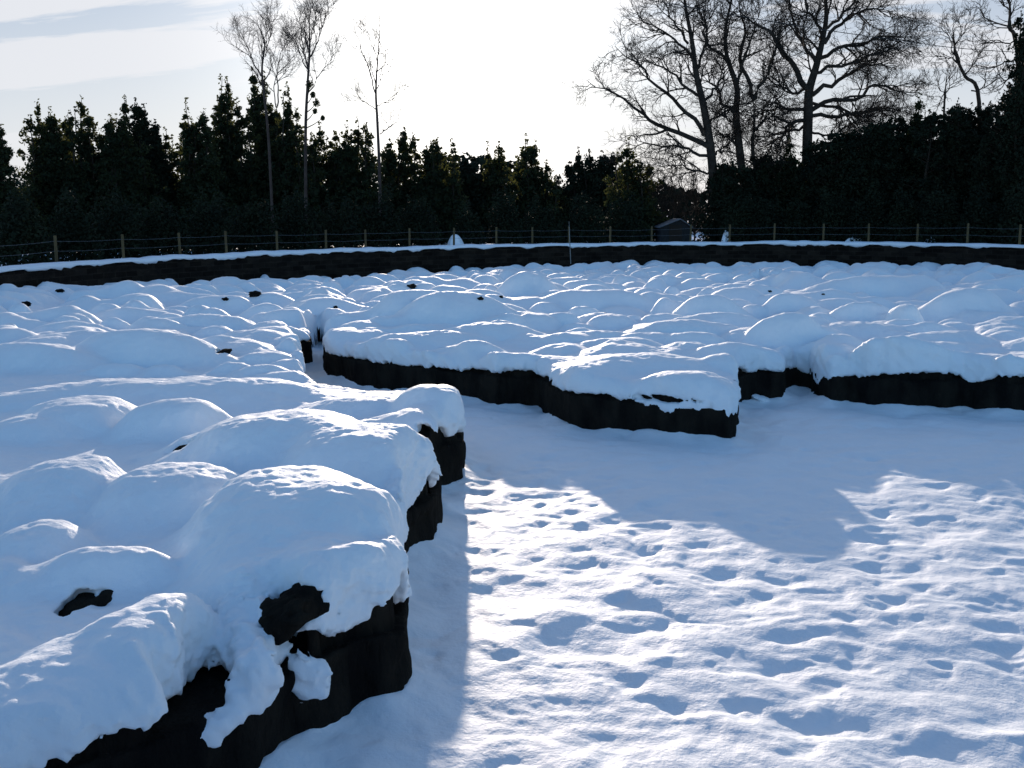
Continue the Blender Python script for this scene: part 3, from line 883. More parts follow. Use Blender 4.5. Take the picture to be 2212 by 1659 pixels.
def bare_tree(name, label, cat, Y, trunk, limbs, mat, seed, group=None, spread=1.0, dense=1.0, levels=((9, (2.0, 3.6), (.5, 1.1)), (7, (.9, 1.8), (.4, 1.0)), (5, (.4, .9), (.4, 1.0)), (3, (.22, .5), (.3, .9))),
              up=0.05, base_z=1.0, twig=.0045, droop=0.0):
    """trunk: [(px,py,r),...] traced; limbs: [[(px,py),...], r0, depth lean]"""
    Y = bank_Y(trunk[0][0], {'beech_tree': 6.5, 'birch_tree': 8.0, 'bare_tree': 13.0, 'bare_shrub': 9.0}[name] + (seed % 3))
    thin = .55 if name == 'birch_tree' else 1.0
    g = np.random.default_rng(seed)
    tp = [at_depth(x, y, Y) for x, y, r in trunk]; tr = [r * (.75 if name == 'birch_tree' else 1) for *_, r in trunk]
    tp[0][2] = base_z - .1
    root = empty(name, (tp[0][0], Y, base_z), label, cat, group)
    P = catmull(np.array(tp), 5, False)
    r = np.interp(np.linspace(0, len(tr) - 1, len(P)), np.arange(len(tr)), tr)
    r[0] *= 1.5; r[1] *= 1.2
    V, Q = tube_poly(P, r, 12)
    mesh_np('trunk', V, Q, mat, root)
    par, rad, n0 = [], [], 14
    for pts, r0, lean in limbs:
        q = np.array([at_depth(x, y, Y) for x, y in pts])
        q[:, 1] += np.linspace(0, 1, len(q)) ** 1.2 * lean
        q = (q - np.array([0, 0, CAM_Z])) * 1.0 + np.array([0, 0, CAM_Z])
        q = wobble(resample_path(catmull(q, 5, False), n0), g, (.085 if name == 'beech_tree' else .05) * spread)
        par.append(q); rad.append(r0 * (1 - .93 * np.linspace(0, 1, n0) ** 1.15) * (1.12 if name == 'beech_tree' else .9) + .006)
    # the trunk's own upper half also carries branches
    par.append(resample_path(P[len(P) // 3:], n0)); rad.append(np.interp(np.linspace(len(P) // 3, len(P) - 1, n0), np.arange(len(P)), r))
    par = np.array(par); rad = np.array(rad)
    parts = [tubes(par[:-1], rad[:-1], 7)] if len(par) > 1 else []
    nn = [8, 6, 5, 4]; sides = [5, 4, 3, 3]; wig = [.20, .24, .26, .26]; rm = [.095, .044, .016, .008]
    for lv, (k, ln, an) in enumerate(levels):
        k = max(1, int(round(k * dense)))
        par, rad = children(par, rad, k, ln, an, nn[lv], up if lv < 2 else up * .6 - droop, g, umin=.15 if lv else .22, wig=wig[lv], rmax=rm[lv] * spread ** .5 * thin, tip=twig)
        parts.append(tubes(par, rad, sides[lv]))
    V, Q = join(parts)
    mesh_np('branches', V, Q, mat, root)
    return root


def leaf_quads(C, size, g, flat=0.0):
    n = len(C)
    a = g.normal(size=(n, 3)); a /= np.linalg.norm(a, axis=1, keepdims=True)
    b = g.normal(size=(n, 3)); b -= (b * a).sum(1, keepdims=True) * a; b /= np.linalg.norm(b, axis=1, keepdims=True)
    s = (size * g.uniform(.7, 1.35, n))[:, None]
    V = np.stack([C - a * s, C + b * s * .55, C + a * s, C - b * s * .55], 1).reshape(-1, 3)
    Q = np.arange(4 * n).reshape(n, 4)
    return V, Q


def evergreen(name, label, Y, spires, mat, seed, group, leaf=.085, base_z=0.9, dens=1.0, conic=.75, ragged=1.0, cat='tree', nsub=3, dome=False):
    """spires: (px, top py, half width px at the foot)"""
    g = np.random.default_rng(seed)
    xs = []
    parts = []
    trunk = []
    full = []
    for (px, py, hw) in spires:
        full.append((px, py + (10 if dome else 0), hw * (1.25 if dome else .95), .42 if dome else .66, 1.8))
        for q in range(nsub):
            hgt = 520 - py
            full.append((px + g.uniform(-.8, .8) * hw, py + hgt * (g.uniform(.02, .12) if dome else g.uniform(.05, .26)), hw * g.uniform(.9, 1.35), conic, 1.0))
    ks = Y / 50
    for (px, py, hw, conic, dk) in full:
        top = at_depth(px, py, Y); R0 = hw * Y / F_PX
        Hh = top[2] - base_z
        yo = g.uniform(-.8, .8)
        xs.append(top[0])
        zs = np.linspace(base_z - .1, top[2] - .15, 8)
        ax = np.stack([np.full(8, top[0]) + .1 * np.sin(zs * 1.3 + seed), np.full(8, Y + yo), zs], 1)
        trunk.append(tube_poly(ax, np.linspace(.13, .015, 8), 6))
        # clumps of foliage held out from the axis, with gaps between them
        area = 2 * R0 * Hh / ks ** 2
        nb = int(max(16, area * 4.6 * dens * dk))
        t = .04 + .96 * g.uniform(0, 1, nb) ** .80
        az = g.uniform(0, 2 * math.pi, nb)
        lump = 1 + .35 * ragged * vn(az * 1.0 + seed, t * Hh * .9, seed)
        Rb = R0 * np.minimum(t ** conic, 1.0) * (1 - .2 * np.clip((t - .85) / .15, 0, 1)) * lump * g.uniform(.35, 1.08, nb)
        cx_ = top[0] + np.cos(az) * Rb; cy_ = Y + yo + np.sin(az) * Rb; cz_ = base_z + (1 - t) * Hh + .25 * Rb
        cr = (g.uniform(.12, .36, nb) * (.55 + .55 * np.minimum(t * 2.2, 1))) * (Y / 50)
        kk = 34
        u = g.normal(size=(nb, kk, 3)); u /= np.linalg.norm(u, axis=2, keepdims=True)
        rr = g.uniform(.1, 1, (nb, kk, 1)) ** .5
        C = np.stack([cx_, cy_, cz_], 1)[:, None, :] + u * rr * cr[:, None, None] * np.array([1.1, 1.1, .9])
        L = C.reshape(-1, 3)
        L = L + g.normal(size=L.shape) * .03
        parts.append(leaf_quads(L, leaf * ks, g))
        # twigs that carry the clumps
        tw = np.stack([np.stack([np.full(nb, top[0]), np.full(nb, Y + yo), cz_ - .45 * Rb], 1), np.stack([(top[0] + cx_) / 2, (Y + yo + cy_) / 2, cz_ - .2 * Rb], 1), np.stack([cx_, cy_, cz_], 1)], 1)
        trunk.append(tubes(tw, np.tile(np.array([.03, .02, .008]), (nb, 1)), 3))
        # leader shoot with sparse leaves
        nl = 26
        zl = top[2] - g.uniform(0, 1, nl) ** 1.4 * min(.9, Hh * .2) * ks + .1
        Ls = np.stack([top[0] + g.normal(size=nl) * .06, Y + yo + g.normal(size=nl) * .06, zl], 1)
        parts.append(leaf_quads(Ls, leaf * .8 * ks, g))
        # thicker inner foliage
        ni = int(area * 12 * dens)
        ti = g.uniform(.12, 1, ni); ai = g.uniform(0, 2 * math.pi, ni)
        ri = R0 * np.minimum(ti ** conic, 1) * g.uniform(0, 1, ni) ** .5 * .62
        ti = .42 + .58 * ti
        Ci = np.stack([top[0] + np.cos(ai) * ri, Y + yo + np.sin(ai) * ri, base_z + (1 - ti) * Hh], 1)
        parts.append(leaf_quads(Ci, leaf * 2.1 * ks, g))
    root = empty(name, (float(np.mean(xs)), Y, base_z), label, cat, group)
    mesh_np('trunk', *join(trunk), M_WOOD, root)
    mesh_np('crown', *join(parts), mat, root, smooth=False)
    return root


GL = 'evergreen trees along the left of the wood'
GR = 'dense evergreens of the dark wood on the right'
EV = [
 ('evergreen_tree', 'dark evergreen tree cut off by the left edge of the view', 40, [(-40, 250, 60), (0, 272, 42)], M_LEAF, GL),
 ('evergreen_tree', 'broad leafy evergreen with loose upright shoots, second from the left edge', 42, [(85, 272, 50), (110, 235, 60), (76, 214, 26), (150, 240, 42)], M_LEAF, GL),
 ('evergreen_tree', 'bushy evergreen with a thin leader spike right of the loose broad one', 44, [(172, 208, 30), (195, 240, 52), (130, 250, 40), (240, 262, 40)], M_LEAF, GL),
 ('evergreen_tree', 'open topped evergreen with one slim pointed shoot beside the rounded dark crown', 43, [(259, 206, 24), (228, 246, 40), (265, 250, 46)], M_LEAF, GL),
 ('evergreen_tree', 'very dark rounded evergreen just left of the dip in the treeline', 42, [(298, 217, 38), (314, 228, 46), (340, 262, 34)], M_YEW, GL),
 ('evergreen_tree', 'low evergreen filling the dip in the left treeline', 47, [(362, 278, 34), (388, 290, 40), (345, 296, 30)], M_LEAF, GL),
 ('evergreen_tree', 'evergreen with a narrow upright tip just right of the dip', 45, [(409, 217, 20), (416, 256, 44), (446, 240, 42)], M_LEAF, GL),
 ('evergreen_tree', 'tall spired evergreen with twin leaders left of the tallest one', 46, [(482, 166, 22), (494, 172, 32), (470, 218, 44), (515, 215, 36)], M_LEAF, GL),
 ('evergreen_tree', 'tallest left evergreen with an ivy thick spire under the bare branches', 47, [(544, 148, 26), (568, 155, 30), (556, 200, 52), (590, 225, 44)], M_LEAF, GL),
 ('evergreen_tree', 'pointed evergreen with a tufted tip left of the ball hung birch', 45, [(623, 180, 18), (618, 225, 40), (645, 238, 40)], M_LEAF, GL),
 ('evergreen_tree', 'gappy evergreen at the foot of the ball hung birch', 46, [(690, 268, 40), (672, 292, 42), (722, 285, 34)], M_LEAF, GL),
 ('evergreen_tree', 'loose evergreen with two light tips left of the reddish birch', 45, [(748, 262, 22), (768, 252, 30), (742, 296, 46), (795, 290, 36)], M_LEAF, GL),
 ('evergreen_tree', 'shaggy evergreen with drooping tips right of the reddish birch', 46, [(872, 276, 40), (896, 292, 40), (842, 302, 42)], M_LEAF, GL),
 ('evergreen_tree', 'feathery evergreen with wide tips between the shaggy one and the round dark dome', 50, [(942, 294, 36), (976, 302, 34), (920, 318, 38)], M_LEAF, GL),
 ('yew_tree', 'smooth round dome of dark yew below the brightest sky', 47, [(1005, 345, 52), (985, 360, 46), (1028, 360, 44)], M_YEW, 'dark yews in the middle of the treeline'),
 ('evergreen_tree', 'slim double tipped evergreen right of the round yew dome', 51, [(1055, 309, 22), (1079, 306, 22), (1066, 345, 46)], M_LEAF, GL),
 ('evergreen_tree', 'ragged evergreen with a tall sparse leader left of the block shaped yew', 50, [(1137, 290, 26), (1154, 316, 34), (1120, 340, 42), (1180, 348, 34)], M_LEAF, GL),
 ('yew_tree', 'block shaped dark yew with several short blunt tips in mid treeline', 48, [(1250, 320, 30), (1274, 324, 32), (1300, 330, 36), (1326, 330, 36), (1345, 352, 40), (1232, 352, 34)], M_YEW, 'dark yews in the middle of the treeline'),
 ('conifer_tree', 'small conifer rising behind the right shoulder of the block shaped yew', 54, [(1356, 300, 34), (1372, 330, 40)], M_LEAF, GR),
 ('conifer_tree', 'low dark conifer between the leftmost bare tree and the twin trunks', 60, [(1580, 338, 34), (1560, 362, 34), (1604, 352, 34)], M_YEW, GR),
 ('conifer_tree', 'low bushy conifer right of the twin trunks', 61, [(1650, 322, 40), (1680, 335, 36), (1625, 352, 34)], M_YEW, GR),
 ('conifer_tree', 'young pointed conifer left of the biggest bare tree', 58, [(1710, 300, 26), (1716, 330, 38)], M_LEAF, GR),
 ('conifer_tree', 'big rounded evergreen starting the dark wood right of the biggest bare tree', 50, [(1775, 292, 46), (1815, 270, 60), (1840, 276, 54)], M_YEW, GR),
 ('conifer_tree', 'broad evergreen on the rising edge of the right wood', 50, [(1877, 254, 66), (1905, 250, 56)], M_YEW, GR),
 ('conifer_tree', 'broad dark evergreen below the long low boughs of the right wood', 49, [(1935, 238, 64), (1960, 244, 50)], M_YEW, GR),
 ('conifer_tree', 'evergreen with a single slim spike on top of the right wood', 51, [(1987, 203, 16), (1990, 240, 60), (2012, 240, 46)], M_LEAF, GR),
 ('conifer_tree', 'dense evergreen below the leaning bare tree on the right', 48, [(2040, 226, 56), (2074, 206, 50)], M_YEW, GR),
 ('conifer_tree', 'dense evergreen right of the leaning bare tree', 47, [(2110, 214, 60), (2140, 210, 52)], M_YEW, GR),
 ('conifer_tree', 'dark evergreen block at the right edge under the tallest conifer', 45, [(2178, 206, 60), (2220, 190, 56), (2262, 200, 60)], M_YEW, GR),
 ('conifer_tree', 'tallest dark conifer leaning in from the right edge of the view', 50, [(2232, 5, 42), (2250, -20, 44), (2222, 120, 40)], M_YEW, GR),
]
for k, (nm, lab, Y, sp, mt, grp) in enumerate(EV):
    Y = bank_Y(min(max(sp[0][0], 0), 2212), (5.5 if grp == GR else 24.0) + (Y * 7 % 5) * .8)
    yew = mt is M_YEW
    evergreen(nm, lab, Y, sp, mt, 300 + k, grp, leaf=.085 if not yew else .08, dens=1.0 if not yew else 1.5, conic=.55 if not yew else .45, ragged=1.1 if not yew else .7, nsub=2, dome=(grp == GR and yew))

# far wood behind everything: one dark mass of foliage
def far_wood():
    g = np.random.default_rng(5)
    n = 26000
    a = g.uniform(R_(-46), R_(46), n); r = g.uniform(108, 122, n)
    top = 6.4 + 2.6 * vn(a * 16, a * 0, 55) + 1.2 * vn(a * 55, a * 0, 56) - 3.4 * np.exp(-((a - R_(8.9)) / .035) ** 2)
    z = .5 + (top - .5) * g.uniform(0, 1, n) ** .9
    C = np.stack([r * np.sin(a), r * np.cos(a), z], 1)
    o = mesh_np('distant_wood', *leaf_quads(C, .48, g), M_YEW, smooth=False)
    tag(o, 'dark distant woodland closing the gaps behind the nearer trees', 'woodland', kind='stuff')
far_wood()

# undergrowth shrubs just behind the fence
def shrub(label, px, py, hw, Y, seed, mat=M_YEW, base=.95):
    g = np.random.default_rng(seed)
    top = at_depth(px, py, Y); R0 = hw * Y / F_PX; Hh = max(.4, top[2] - base)
    n = int(1500 * R0 * Hh)
    u = g.normal(size=(n, 3)); u /= np.linalg.norm(u, axis=1, keepdims=True)
    rr = g.uniform(.25, 1, n) ** .5 * (1 + .3 * vn(u[:, 0] * 3 + seed, u[:, 2] * 3, seed))
    C = np.stack([top[0] + u[:, 0] * rr * R0, Y + u[:, 1] * rr * R0 * .7, base + np.abs(u[:, 2]) * rr * Hh], 1)
    root = empty('evergreen_shrub', (top[0], Y, base), label, 'shrub', 'low shrubs behind the fence')
    mesh_np('foliage', *leaf_quads(C, .075, g), mat, root, smooth=False)
    st = np.array([[top[0], Y, base - .1], [top[0] + .05, Y, base + Hh * .6]])
    mesh_np('stem', *tube_poly(resample_path(st, 4), [.05, .04, .03, .02], 6), M_WOOD, root)


SH = [(40, 420, 60, 36), (150, 430, 60, 38), (250, 425, 60, 39), (350, 430, 58, 41), (450, 425, 58, 43), (550, 430, 55, 44), (640, 430, 52, 45), (730, 435, 50, 45), (820, 420, 50, 45), (900, 430, 46, 47),
      (1010, 440, 40, 50), (1090, 430, 44, 51), (1170, 430, 44, 51), (1260, 430, 50, 50), (1350, 430, 44, 52),
      (1600, 420, 44, 55), (1660, 425, 44, 55), (1720, 420, 36, 54), (1800, 420, 50, 52), (1880, 420, 50, 51), (1960, 420, 50, 50), (2040, 420, 50, 49), (2120, 420, 50, 47), (2200, 420, 50, 45)]
ords = ['first', 'second', 'third', 'fourth', 'fifth', 'sixth', 'seventh', 'eighth', 'ninth', 'tenth', 'eleventh', 'twelfth']
for k, (px, py, hw, Y) in enumerate(SH):
    Y = bank_Y(px, 2.6)
    lab = f'dark leafy shrub low behind the wire fence, {ords[k]} from the left edge' if k < 12 else f'dark leafy shrub low behind the wire fence, {ords[len(SH) - 1 - k]} from the right edge'
    shrub(lab, px, py, hw, Y, 700 + k)

# ------------------------------------------------------------------ bare trees
BIRCH_LV = ((8, (1.2, 2.4), (.35, .7)), (6, (.6, 1.2), (.35, .8)), (4, (.35, .7), (.3, .8)), (2, (.2, .45), (.3, .8)))
bare_tree('birch_tree', 'slender bare birch fanning out above the tallest left evergreen', 'tree', 52,
          [(590, 510, .10), (580, 300, .09), (566, 160, .07), (572, 95, .05), (560, 60, .03)],
          [([(566, 165), (540, 120), (522, 90), (512, 70)], .035, .5), ([(572, 120), (585, 80), (592, 55)], .03, -.5), ([(600, 230), (601, 150), (606, 110), (618, 85)], .035, .3), ([(600, 235), (592, 180), (612, 140), (640, 110)], .025, 1)],
          M_BIRCH, 41, 'bare birches on the left', .8, 1.0, BIRCH_LV, up=.12, twig=.0025)
bt = bare_tree('birch_tree', 'tall bare birch with small dark leafy tufts low on its stem', 'tree', 50,
          [(660, 512, .12), (660, 300, .10), (664, 190, .085), (669, 110, .06), (668, 50, .035), (672, 5, .015)],
          [([(667, 165), (655, 100), (648, 55), (640, 30)], .04, .6), ([(668, 130), (690, 80), (705, 45), (715, 25)], .035, -.6), ([(664, 205), (690, 165), (712, 130), (722, 110)], .03, .5), ([(668, 90), (680, 40), (684, 10)], .025, .2), ([(666, 150), (640, 110), (628, 85)], .025, -.3)],
          M_BIRCH, 42, 'bare birches on the left', .8, 1.0, BIRCH_LV, up=.12, twig=.0025)
g = np.random.default_rng(3)
for px, py, w in [(668, 183, 14), (676, 205, 9), (684, 222, 13), (680, 240, 8), (697, 255, 7)]:
    c = at_depth(px, py, bt.location.y); r = w / 2 * bt.location.y / F_PX
    u = g.normal(size=(260, 3)); u /= np.linalg.norm(u, axis=1, keepdims=True)
    ax = at_depth(661 if py > 200 else 665, py + 22, bt.location.y)
    st = tube_poly(resample_path(np.array([ax, (ax + c) / 2 + np.array([0, 0, -.05]), c]), 6), [.03, .026, .022, .018, .014, .01], 5)
    lv = leaf_quads(c + u * r * np.array([1, 1, 1.25]) * g.uniform(.1, 1.25, 260)[:, None], .05, g)
    mesh_np('leafy_tuft', *join([st, lv]), M_LEAF, bt, smooth=False)
bare_tree('birch_tree', 'slim reddish bare birch standing alone against the bright sky', 'tree', 50,
          [(822, 530, .13), (820, 380, .11), (815, 260, .09), (812, 200, .075), (815, 140, .05), (819, 80, .03), (820, 25, .012)],
          [([(812, 205), (795, 150), (778, 100), (770, 70)], .035, .5), ([(813, 190), (822, 150), (832, 120)], .025, -.5), ([(815, 235), (835, 215), (850, 205)], .02, .4), ([(813, 240), (790, 225), (775, 215)], .02, -.5), ([(815, 130), (800, 95), (792, 70)], .02, .3), ([(819, 290), (835, 278), (846, 268)], .025, .3)],
          M_BIRCH, 43, 'bare birches on the left', .8, .85, BIRCH_LV, up=.12, twig=.0022)

BEECH_LV = ((11, (1.4, 3.4), (.4, 1.05)), (6, (.8, 1.8), (.4, .95)), (4, (.4, .95), (.35, .9)), (2, (.22, .55), (.3, .8)))


def c3(*pts): return [(1475 + .3654 * x, .3654 * y) for x, y in pts]


bare_tree('beech_tree', 'leftmost large bare beech with long boughs sweeping left', 'tree', 54,
          [(1548, 520, .30), (1543, 420, .27), (1535, 320, .24), (1520, 230, .20), (1504, 160, .16), (1495, 90, .12), (1480, 10, .08), (1474, -70, .04)],
          [([(1533, 318), (1490, 290), (1430, 262), (1370, 215), (1310, 180), (1275, 165)], .13, 2.0),
           ([(1530, 290), (1480, 240), (1430, 200), (1380, 150), (1345, 120), (1320, 112)], .11, -2.0),
           ([(1515, 215), (1480, 180), (1450, 150), (1410, 135), (1380, 128)], .08, 1.5),
           ([(1508, 175), (1490, 120), (1450, 80), (1420, 60), (1375, 45)], .08, -1),
           ([(1495, 100), (1470, 50), (1440, 15), (1420, -10)], .06, .8),
           ([(1538, 340), (1490, 330), (1440, 320), (1400, 310), (1360, 330)], .08, 1.0),
           ([(1540, 370), (1500, 360), (1465, 352), (1425, 352)], .06, -1.0),
           ([(1520, 230), (1545, 190), (1555, 150), (1552, 110)], .07, 1.0),
           ([(1530, 270), (1560, 255), (1585, 235), (1600, 205)], .06, -1.2),
           ([(1504, 160), (1520, 110), (1525, 60), (1535, 20)], .07, -1.2),
           ([(1537, 330), (1570, 320), (1595, 305)], .05, 1.3)],
          M_BARK, 51, 'large bare beeches on the right', 1.15, 1.0, BEECH_LV, up=.02)
bare_tree('beech_tree', 'bare beech with two slim trunks standing between the single trunked beeches', 'tree', 57,
          [(1625, 520, .26), (1607, 400, .24), (1596, 310, .22), (1590, 240, .19), (1592, 190, .16), (1570, 120, .12), (1568, 60, .09), (1580, 0, .06), (1590, -60, .03)],
          [([(1628, 500), (1629, 380), (1630, 300), (1632, 240), (1631, 205)], .20, .6),
           ([(1631, 215), (1615, 175), (1600, 130), (1608, 80), (1600, 30), (1590, -20)], .11, .6),
           ([(1631, 210), (1650, 180), (1668, 145), (1680, 100), (1672, 50)], .10, .4),
           ([(1590, 240), (1560, 205), (1540, 175), (1535, 150), (1520, 130)], .08, 1.4),
           ([(1592, 195), (1605, 150), (1612, 110), (1630, 60), (1640, 10)], .08, -1.0),
           ([(1605, 290), (1575, 270), (1550, 255), (1530, 240)], .06, -1.5),
           ([(1600, 330), (1570, 300), (1550, 275)], .06, 1),
           ([(1570, 125), (1545, 90), (1530, 50), (1520, 5)], .07, -.6),
           ([(1630, 280), (1655, 262), (1680, 240), (1700, 232)], .06, 1.2),
           ([(1632, 250), (1660, 225), (1690, 205)], .05, -1)],
          M_BARK, 52, 'large bare beeches on the right', 1.1, .95, BEECH_LV, up=.03)
bare_tree('beech_tree', 'biggest bare beech with a dense layered crown right of the twin trunks', 'tree', 52,
          [(1740, 520, .31), (1741, 420, .29), (1744, 300, .28), (1746, 240, .27), (1748, 195, .24), (1764, 140, .19), (1778, 80, .15), (1785, 30, .12), (1780, -40, .07), (1785, -100, .03)],
          [([(1740, 195), (1700, 150), (1665, 115), (1630, 80), (1610, 50), (1590, 15)], .15, -.8),
           ([(1752, 195), (1790, 175), (1830, 155), (1870, 135), (1910, 130), (1950, 118)], .12, 1.5),
           ([(1750, 235), (1790, 222), (1835, 215), (1865, 185), (1900, 200), (1950, 215)], .12, -1.5),
           ([(1752, 250), (1800, 250), (1850, 248), (1900, 235), (1960, 240)], .10, 1.0),
           ([(1768, 130), (1800, 105), (1840, 95), (1890, 75), (1930, 85), (1965, 80)], .10, -1.0),
           ([(1778, 90), (1810, 60), (1850, 30), (1900, 20), (1950, 30)], .10, 1.2),
           ([(1783, 50), (1820, 20), (1850, -10), (1890, -30)], .08, -.8),
           ([(1764, 140), (1740, 100), (1720, 60), (1715, 20), (1700, -20)], .10, 1.0),
           ([(1778, 70), (1750, 40), (1730, 5), (1725, -40)], .08, -1),
           ([(1744, 230), (1710, 225), (1675, 228), (1650, 240), (1630, 262)], .09, .9),
           ([(1743, 255), (1715, 262), (1695, 285), (1675, 310), (1668, 330)], .10, -.9),
           ([(1744, 262), (1720, 275), (1700, 300), (1680, 335)], .07, 1.5),
           ([(1753, 225), (1800, 230), (1840, 236), (1880, 256), (1930, 260)], .08, 2.0),
           ([(1760, 150), (1800, 140), (1850, 115), (1900, 100), (1945, 95)], .09, -2.2),
           ([(1744, 275), (1775, 282), (1800, 275), (1840, 262)], .06, -1.2),
           ([(1748, 200), (1720, 190), (1690, 180), (1665, 165), (1640, 170)], .08, 1.8)],
          M_BARK, 53, 'large bare beeches on the right', 1.2, 1.2, BEECH_LV, up=.0)
bare_tree('bare_tree', 'leaning bare tree with a thin fanned top above the right wood', 'tree', 56,
          [(2118, 300, .12), (2115, 222, .11), (2085, 165, .09), (2068, 130, .07), (2062, 100, .05), (2058, 60, .02)],
          [([(2062, 105), (2045, 75), (2030, 60), (2020, 50)], .03, .5), ([(2063, 100), (2078, 70), (2085, 50)], .03, -.5), ([(2070, 135), (2045, 125), (2020, 112)], .03, .4), ([(2085, 165), (2110, 140), (2125, 120), (2130, 100)], .04, .5), ([(2062, 100), (2060, 60), (2066, 42)], .02, .2), ([(2100, 195), (2130, 185), (2150, 160)], .04, -.5)],
          M_BARK, 54, 'thin bare trees above the right wood', .8, .72, BIRCH_LV, up=.08, base_z=1.0)
bare_tree('bare_tree', 'crooked bare tree reaching up out of the top right corner', 'tree', 53,
          [(2200, 300, .16), (2200, 180, .14), (2192, 80, .11), (2180, 60, .08), (2182, 20, .06), (2175, -20, .03)],
          [([(2190, 75), (2160, 52), (2135, 35), (2118, 10)], .06, .5), ([(2183, 30), (2165, 5), (2150, -20)], .04, -.5), ([(2195, 125), (2165, 135), (2145, 150), (2130, 140)], .05, .6), ([(2196, 150), (2170, 170), (2150, 160), (2140, 175)], .05, -.8), ([(2192, 90), (2160, 90), (2140, 80)], .04, 1)],
          M_BARK, 55, 'thin bare trees above the right wood', .9, .72, BIRCH_LV, up=.03, base_z=1.0)
bare_tree('bare_tree', 'small twiggy bare tree beside the slim spike of the right wood', 'tree', 58,
          [(2040, 300, .07), (2040, 225, .06), (2042, 195, .04), (2045, 165, .02)],
          [([(2041, 205), (2025, 185), (2012, 178)], .02, .4), ([(2042, 200), (2058, 180), (2066, 168)], .02, -.4)],
          M_BARK, 56, 'thin bare trees above the right wood', .7, .72, BIRCH_LV, up=.08, base_z=1.0)
# thickets of bare stems between the yew and the beeches
SCR = ((9, (.8, 1.7), (.3, .7)), (6, (.4, .9), (.3, .8)), (4, (.25, .5), (.3, .8)), (2, (.15, .35), (.3, .8)))
for k, (px, lab) in enumerate([(1405, 'thicket of bare stems right beside the block shaped yew'), (1452, 'thicket of bare stems rising behind the small hut'), (1500, 'thicket of bare stems left of the leftmost beech trunk'), (1690, 'thicket of bare stems left of the biggest beech trunk')]):
    bare_tree('bare_shrub', lab, 'shrub', 56 + k,
              [(px, 510, .05), (px + 3, 450, .04), (px - 3, 400, .02), (px + 2, 372, .008)],
              [([(px, 505), (px - 14, 450), (px - 24, 400), (px - 30, 372)], .035, .6), ([(px, 505), (px + 14, 450), (px + 22, 405), (px + 26, 380)], .035, -.6),
               ([(px, 508), (px - 7, 440), (px - 10, 390)], .03, -.5), ([(px, 508), (px + 8, 440), (px + 12, 385)], .03, .8), ([(px, 508), (px - 24, 470), (px - 36, 430)], .03, .3), ([(px, 508), (px + 24, 470), (px + 36, 430)], .03, -.2)],
              M_BARK, 80 + k, 'bare thickets below the beeches', .6, .75, SCR, up=.05)

# ------------------------------------------------------------------ fence on the bank behind the wall
FZ = WALL_TOP - .03
fence = empty('wire_fence', (0, 50, FZ), 'long fence of pale timber posts and thin wires behind the snow capped wall', 'fence')
post_px = [(-900, 620, 84), (-520, 605, 76), (-270, 590, 68), (-60, 575, 62), (117, 561, 60), (263, 551, 53), (386, 546, 50), (487, 541, 49), (597, 537, 45), (703, 534, 43), (789, 531, 41), (884, 530, 41), (980, 527, 39), (1072, 524, 39), (1150, 522, 37), (1229, 522, 37),
           (1318, 521, 35), (1408, 520, 35), (1492, 518, 38), (1576, 517, 38), (1673, 517, 40), (1779, 517, 40), (1877, 516, 41), (1982, 518, 42), (2091, 521, 45), (2204, 521, 45), (2320, 526, 47)]
tops = []
pg = random.Random(4)
for k, (px, py, hp) in enumerate(post_px):
    p = on_bank(px)
    h = hp * p[1] / F_PX
    bm = bmesh.new()
    bmesh.ops.create_cone(bm, cap_ends=True, segments=10, radius1=.052, radius2=.049, depth=h + .5)
    bmesh.ops.translate(bm, verts=bm.verts, vec=(0, 0, (h - .5) / 2))
    lean = Matrix.Rotation(pg.uniform(-.02, .02), 4, 'Y') @ Matrix.Rotation(pg.uniform(-.02, .02), 4, 'X')
    bmesh.ops.transform(bm, verts=bm.verts, matrix=Matrix.Translation((p[0], p[1], FZ)) @ lean)
    be = [e for e in bm.edges if len(e.link_faces) == 2 and any(len(f.verts) > 4 for f in e.link_faces)]
    bmesh.ops.bevel(bm, geom=be, offset=.012, segments=1, affect='EDGES')
    me = bpy.data.meshes.new('post'); bm.to_mesh(me); bm.free()
    me.materials.append(M_POST)
    o = bpy.data.objects.new('post', me); COL.objects.link(o); o.parent = fence
    o.matrix_parent_inverse = Matrix.Translation(-fence.location)
    tops.append((p[0], p[1], FZ, h))
for f_ in (.80, .45):
    pts = []
    for a, b in zip(tops[:-1], tops[1:]):
        for t in np.linspace(0, 1, 7)[:-1]:
            pts.append((a[0] + (b[0] - a[0]) * t, a[1] + (b[1] - a[1]) * t - .07, FZ + (a[3] + (b[3] - a[3]) * t) * f_ - .03 * 4 * t * (1 - t)))
    mesh_np('wire', *tube_poly(pts, .0042, 5), M_WIRE, fence)

# ------------------------------------------------------------------ small things
# thin pale pole standing by the hummock
p = on_plane(1233, 556, BASE + .1)
tp = at_depth(1229, 478, p[1])
V, Q = tube_poly(resample_path([(p[0], p[1], .5), tuple(tp)], 6), [.02, .02, .019, .018, .014, .008], 8)
tag(mesh_np('marker_pole', V, Q, M_POLE), 'thin pale upright pole standing by a high hummock near the far wall', 'pole')

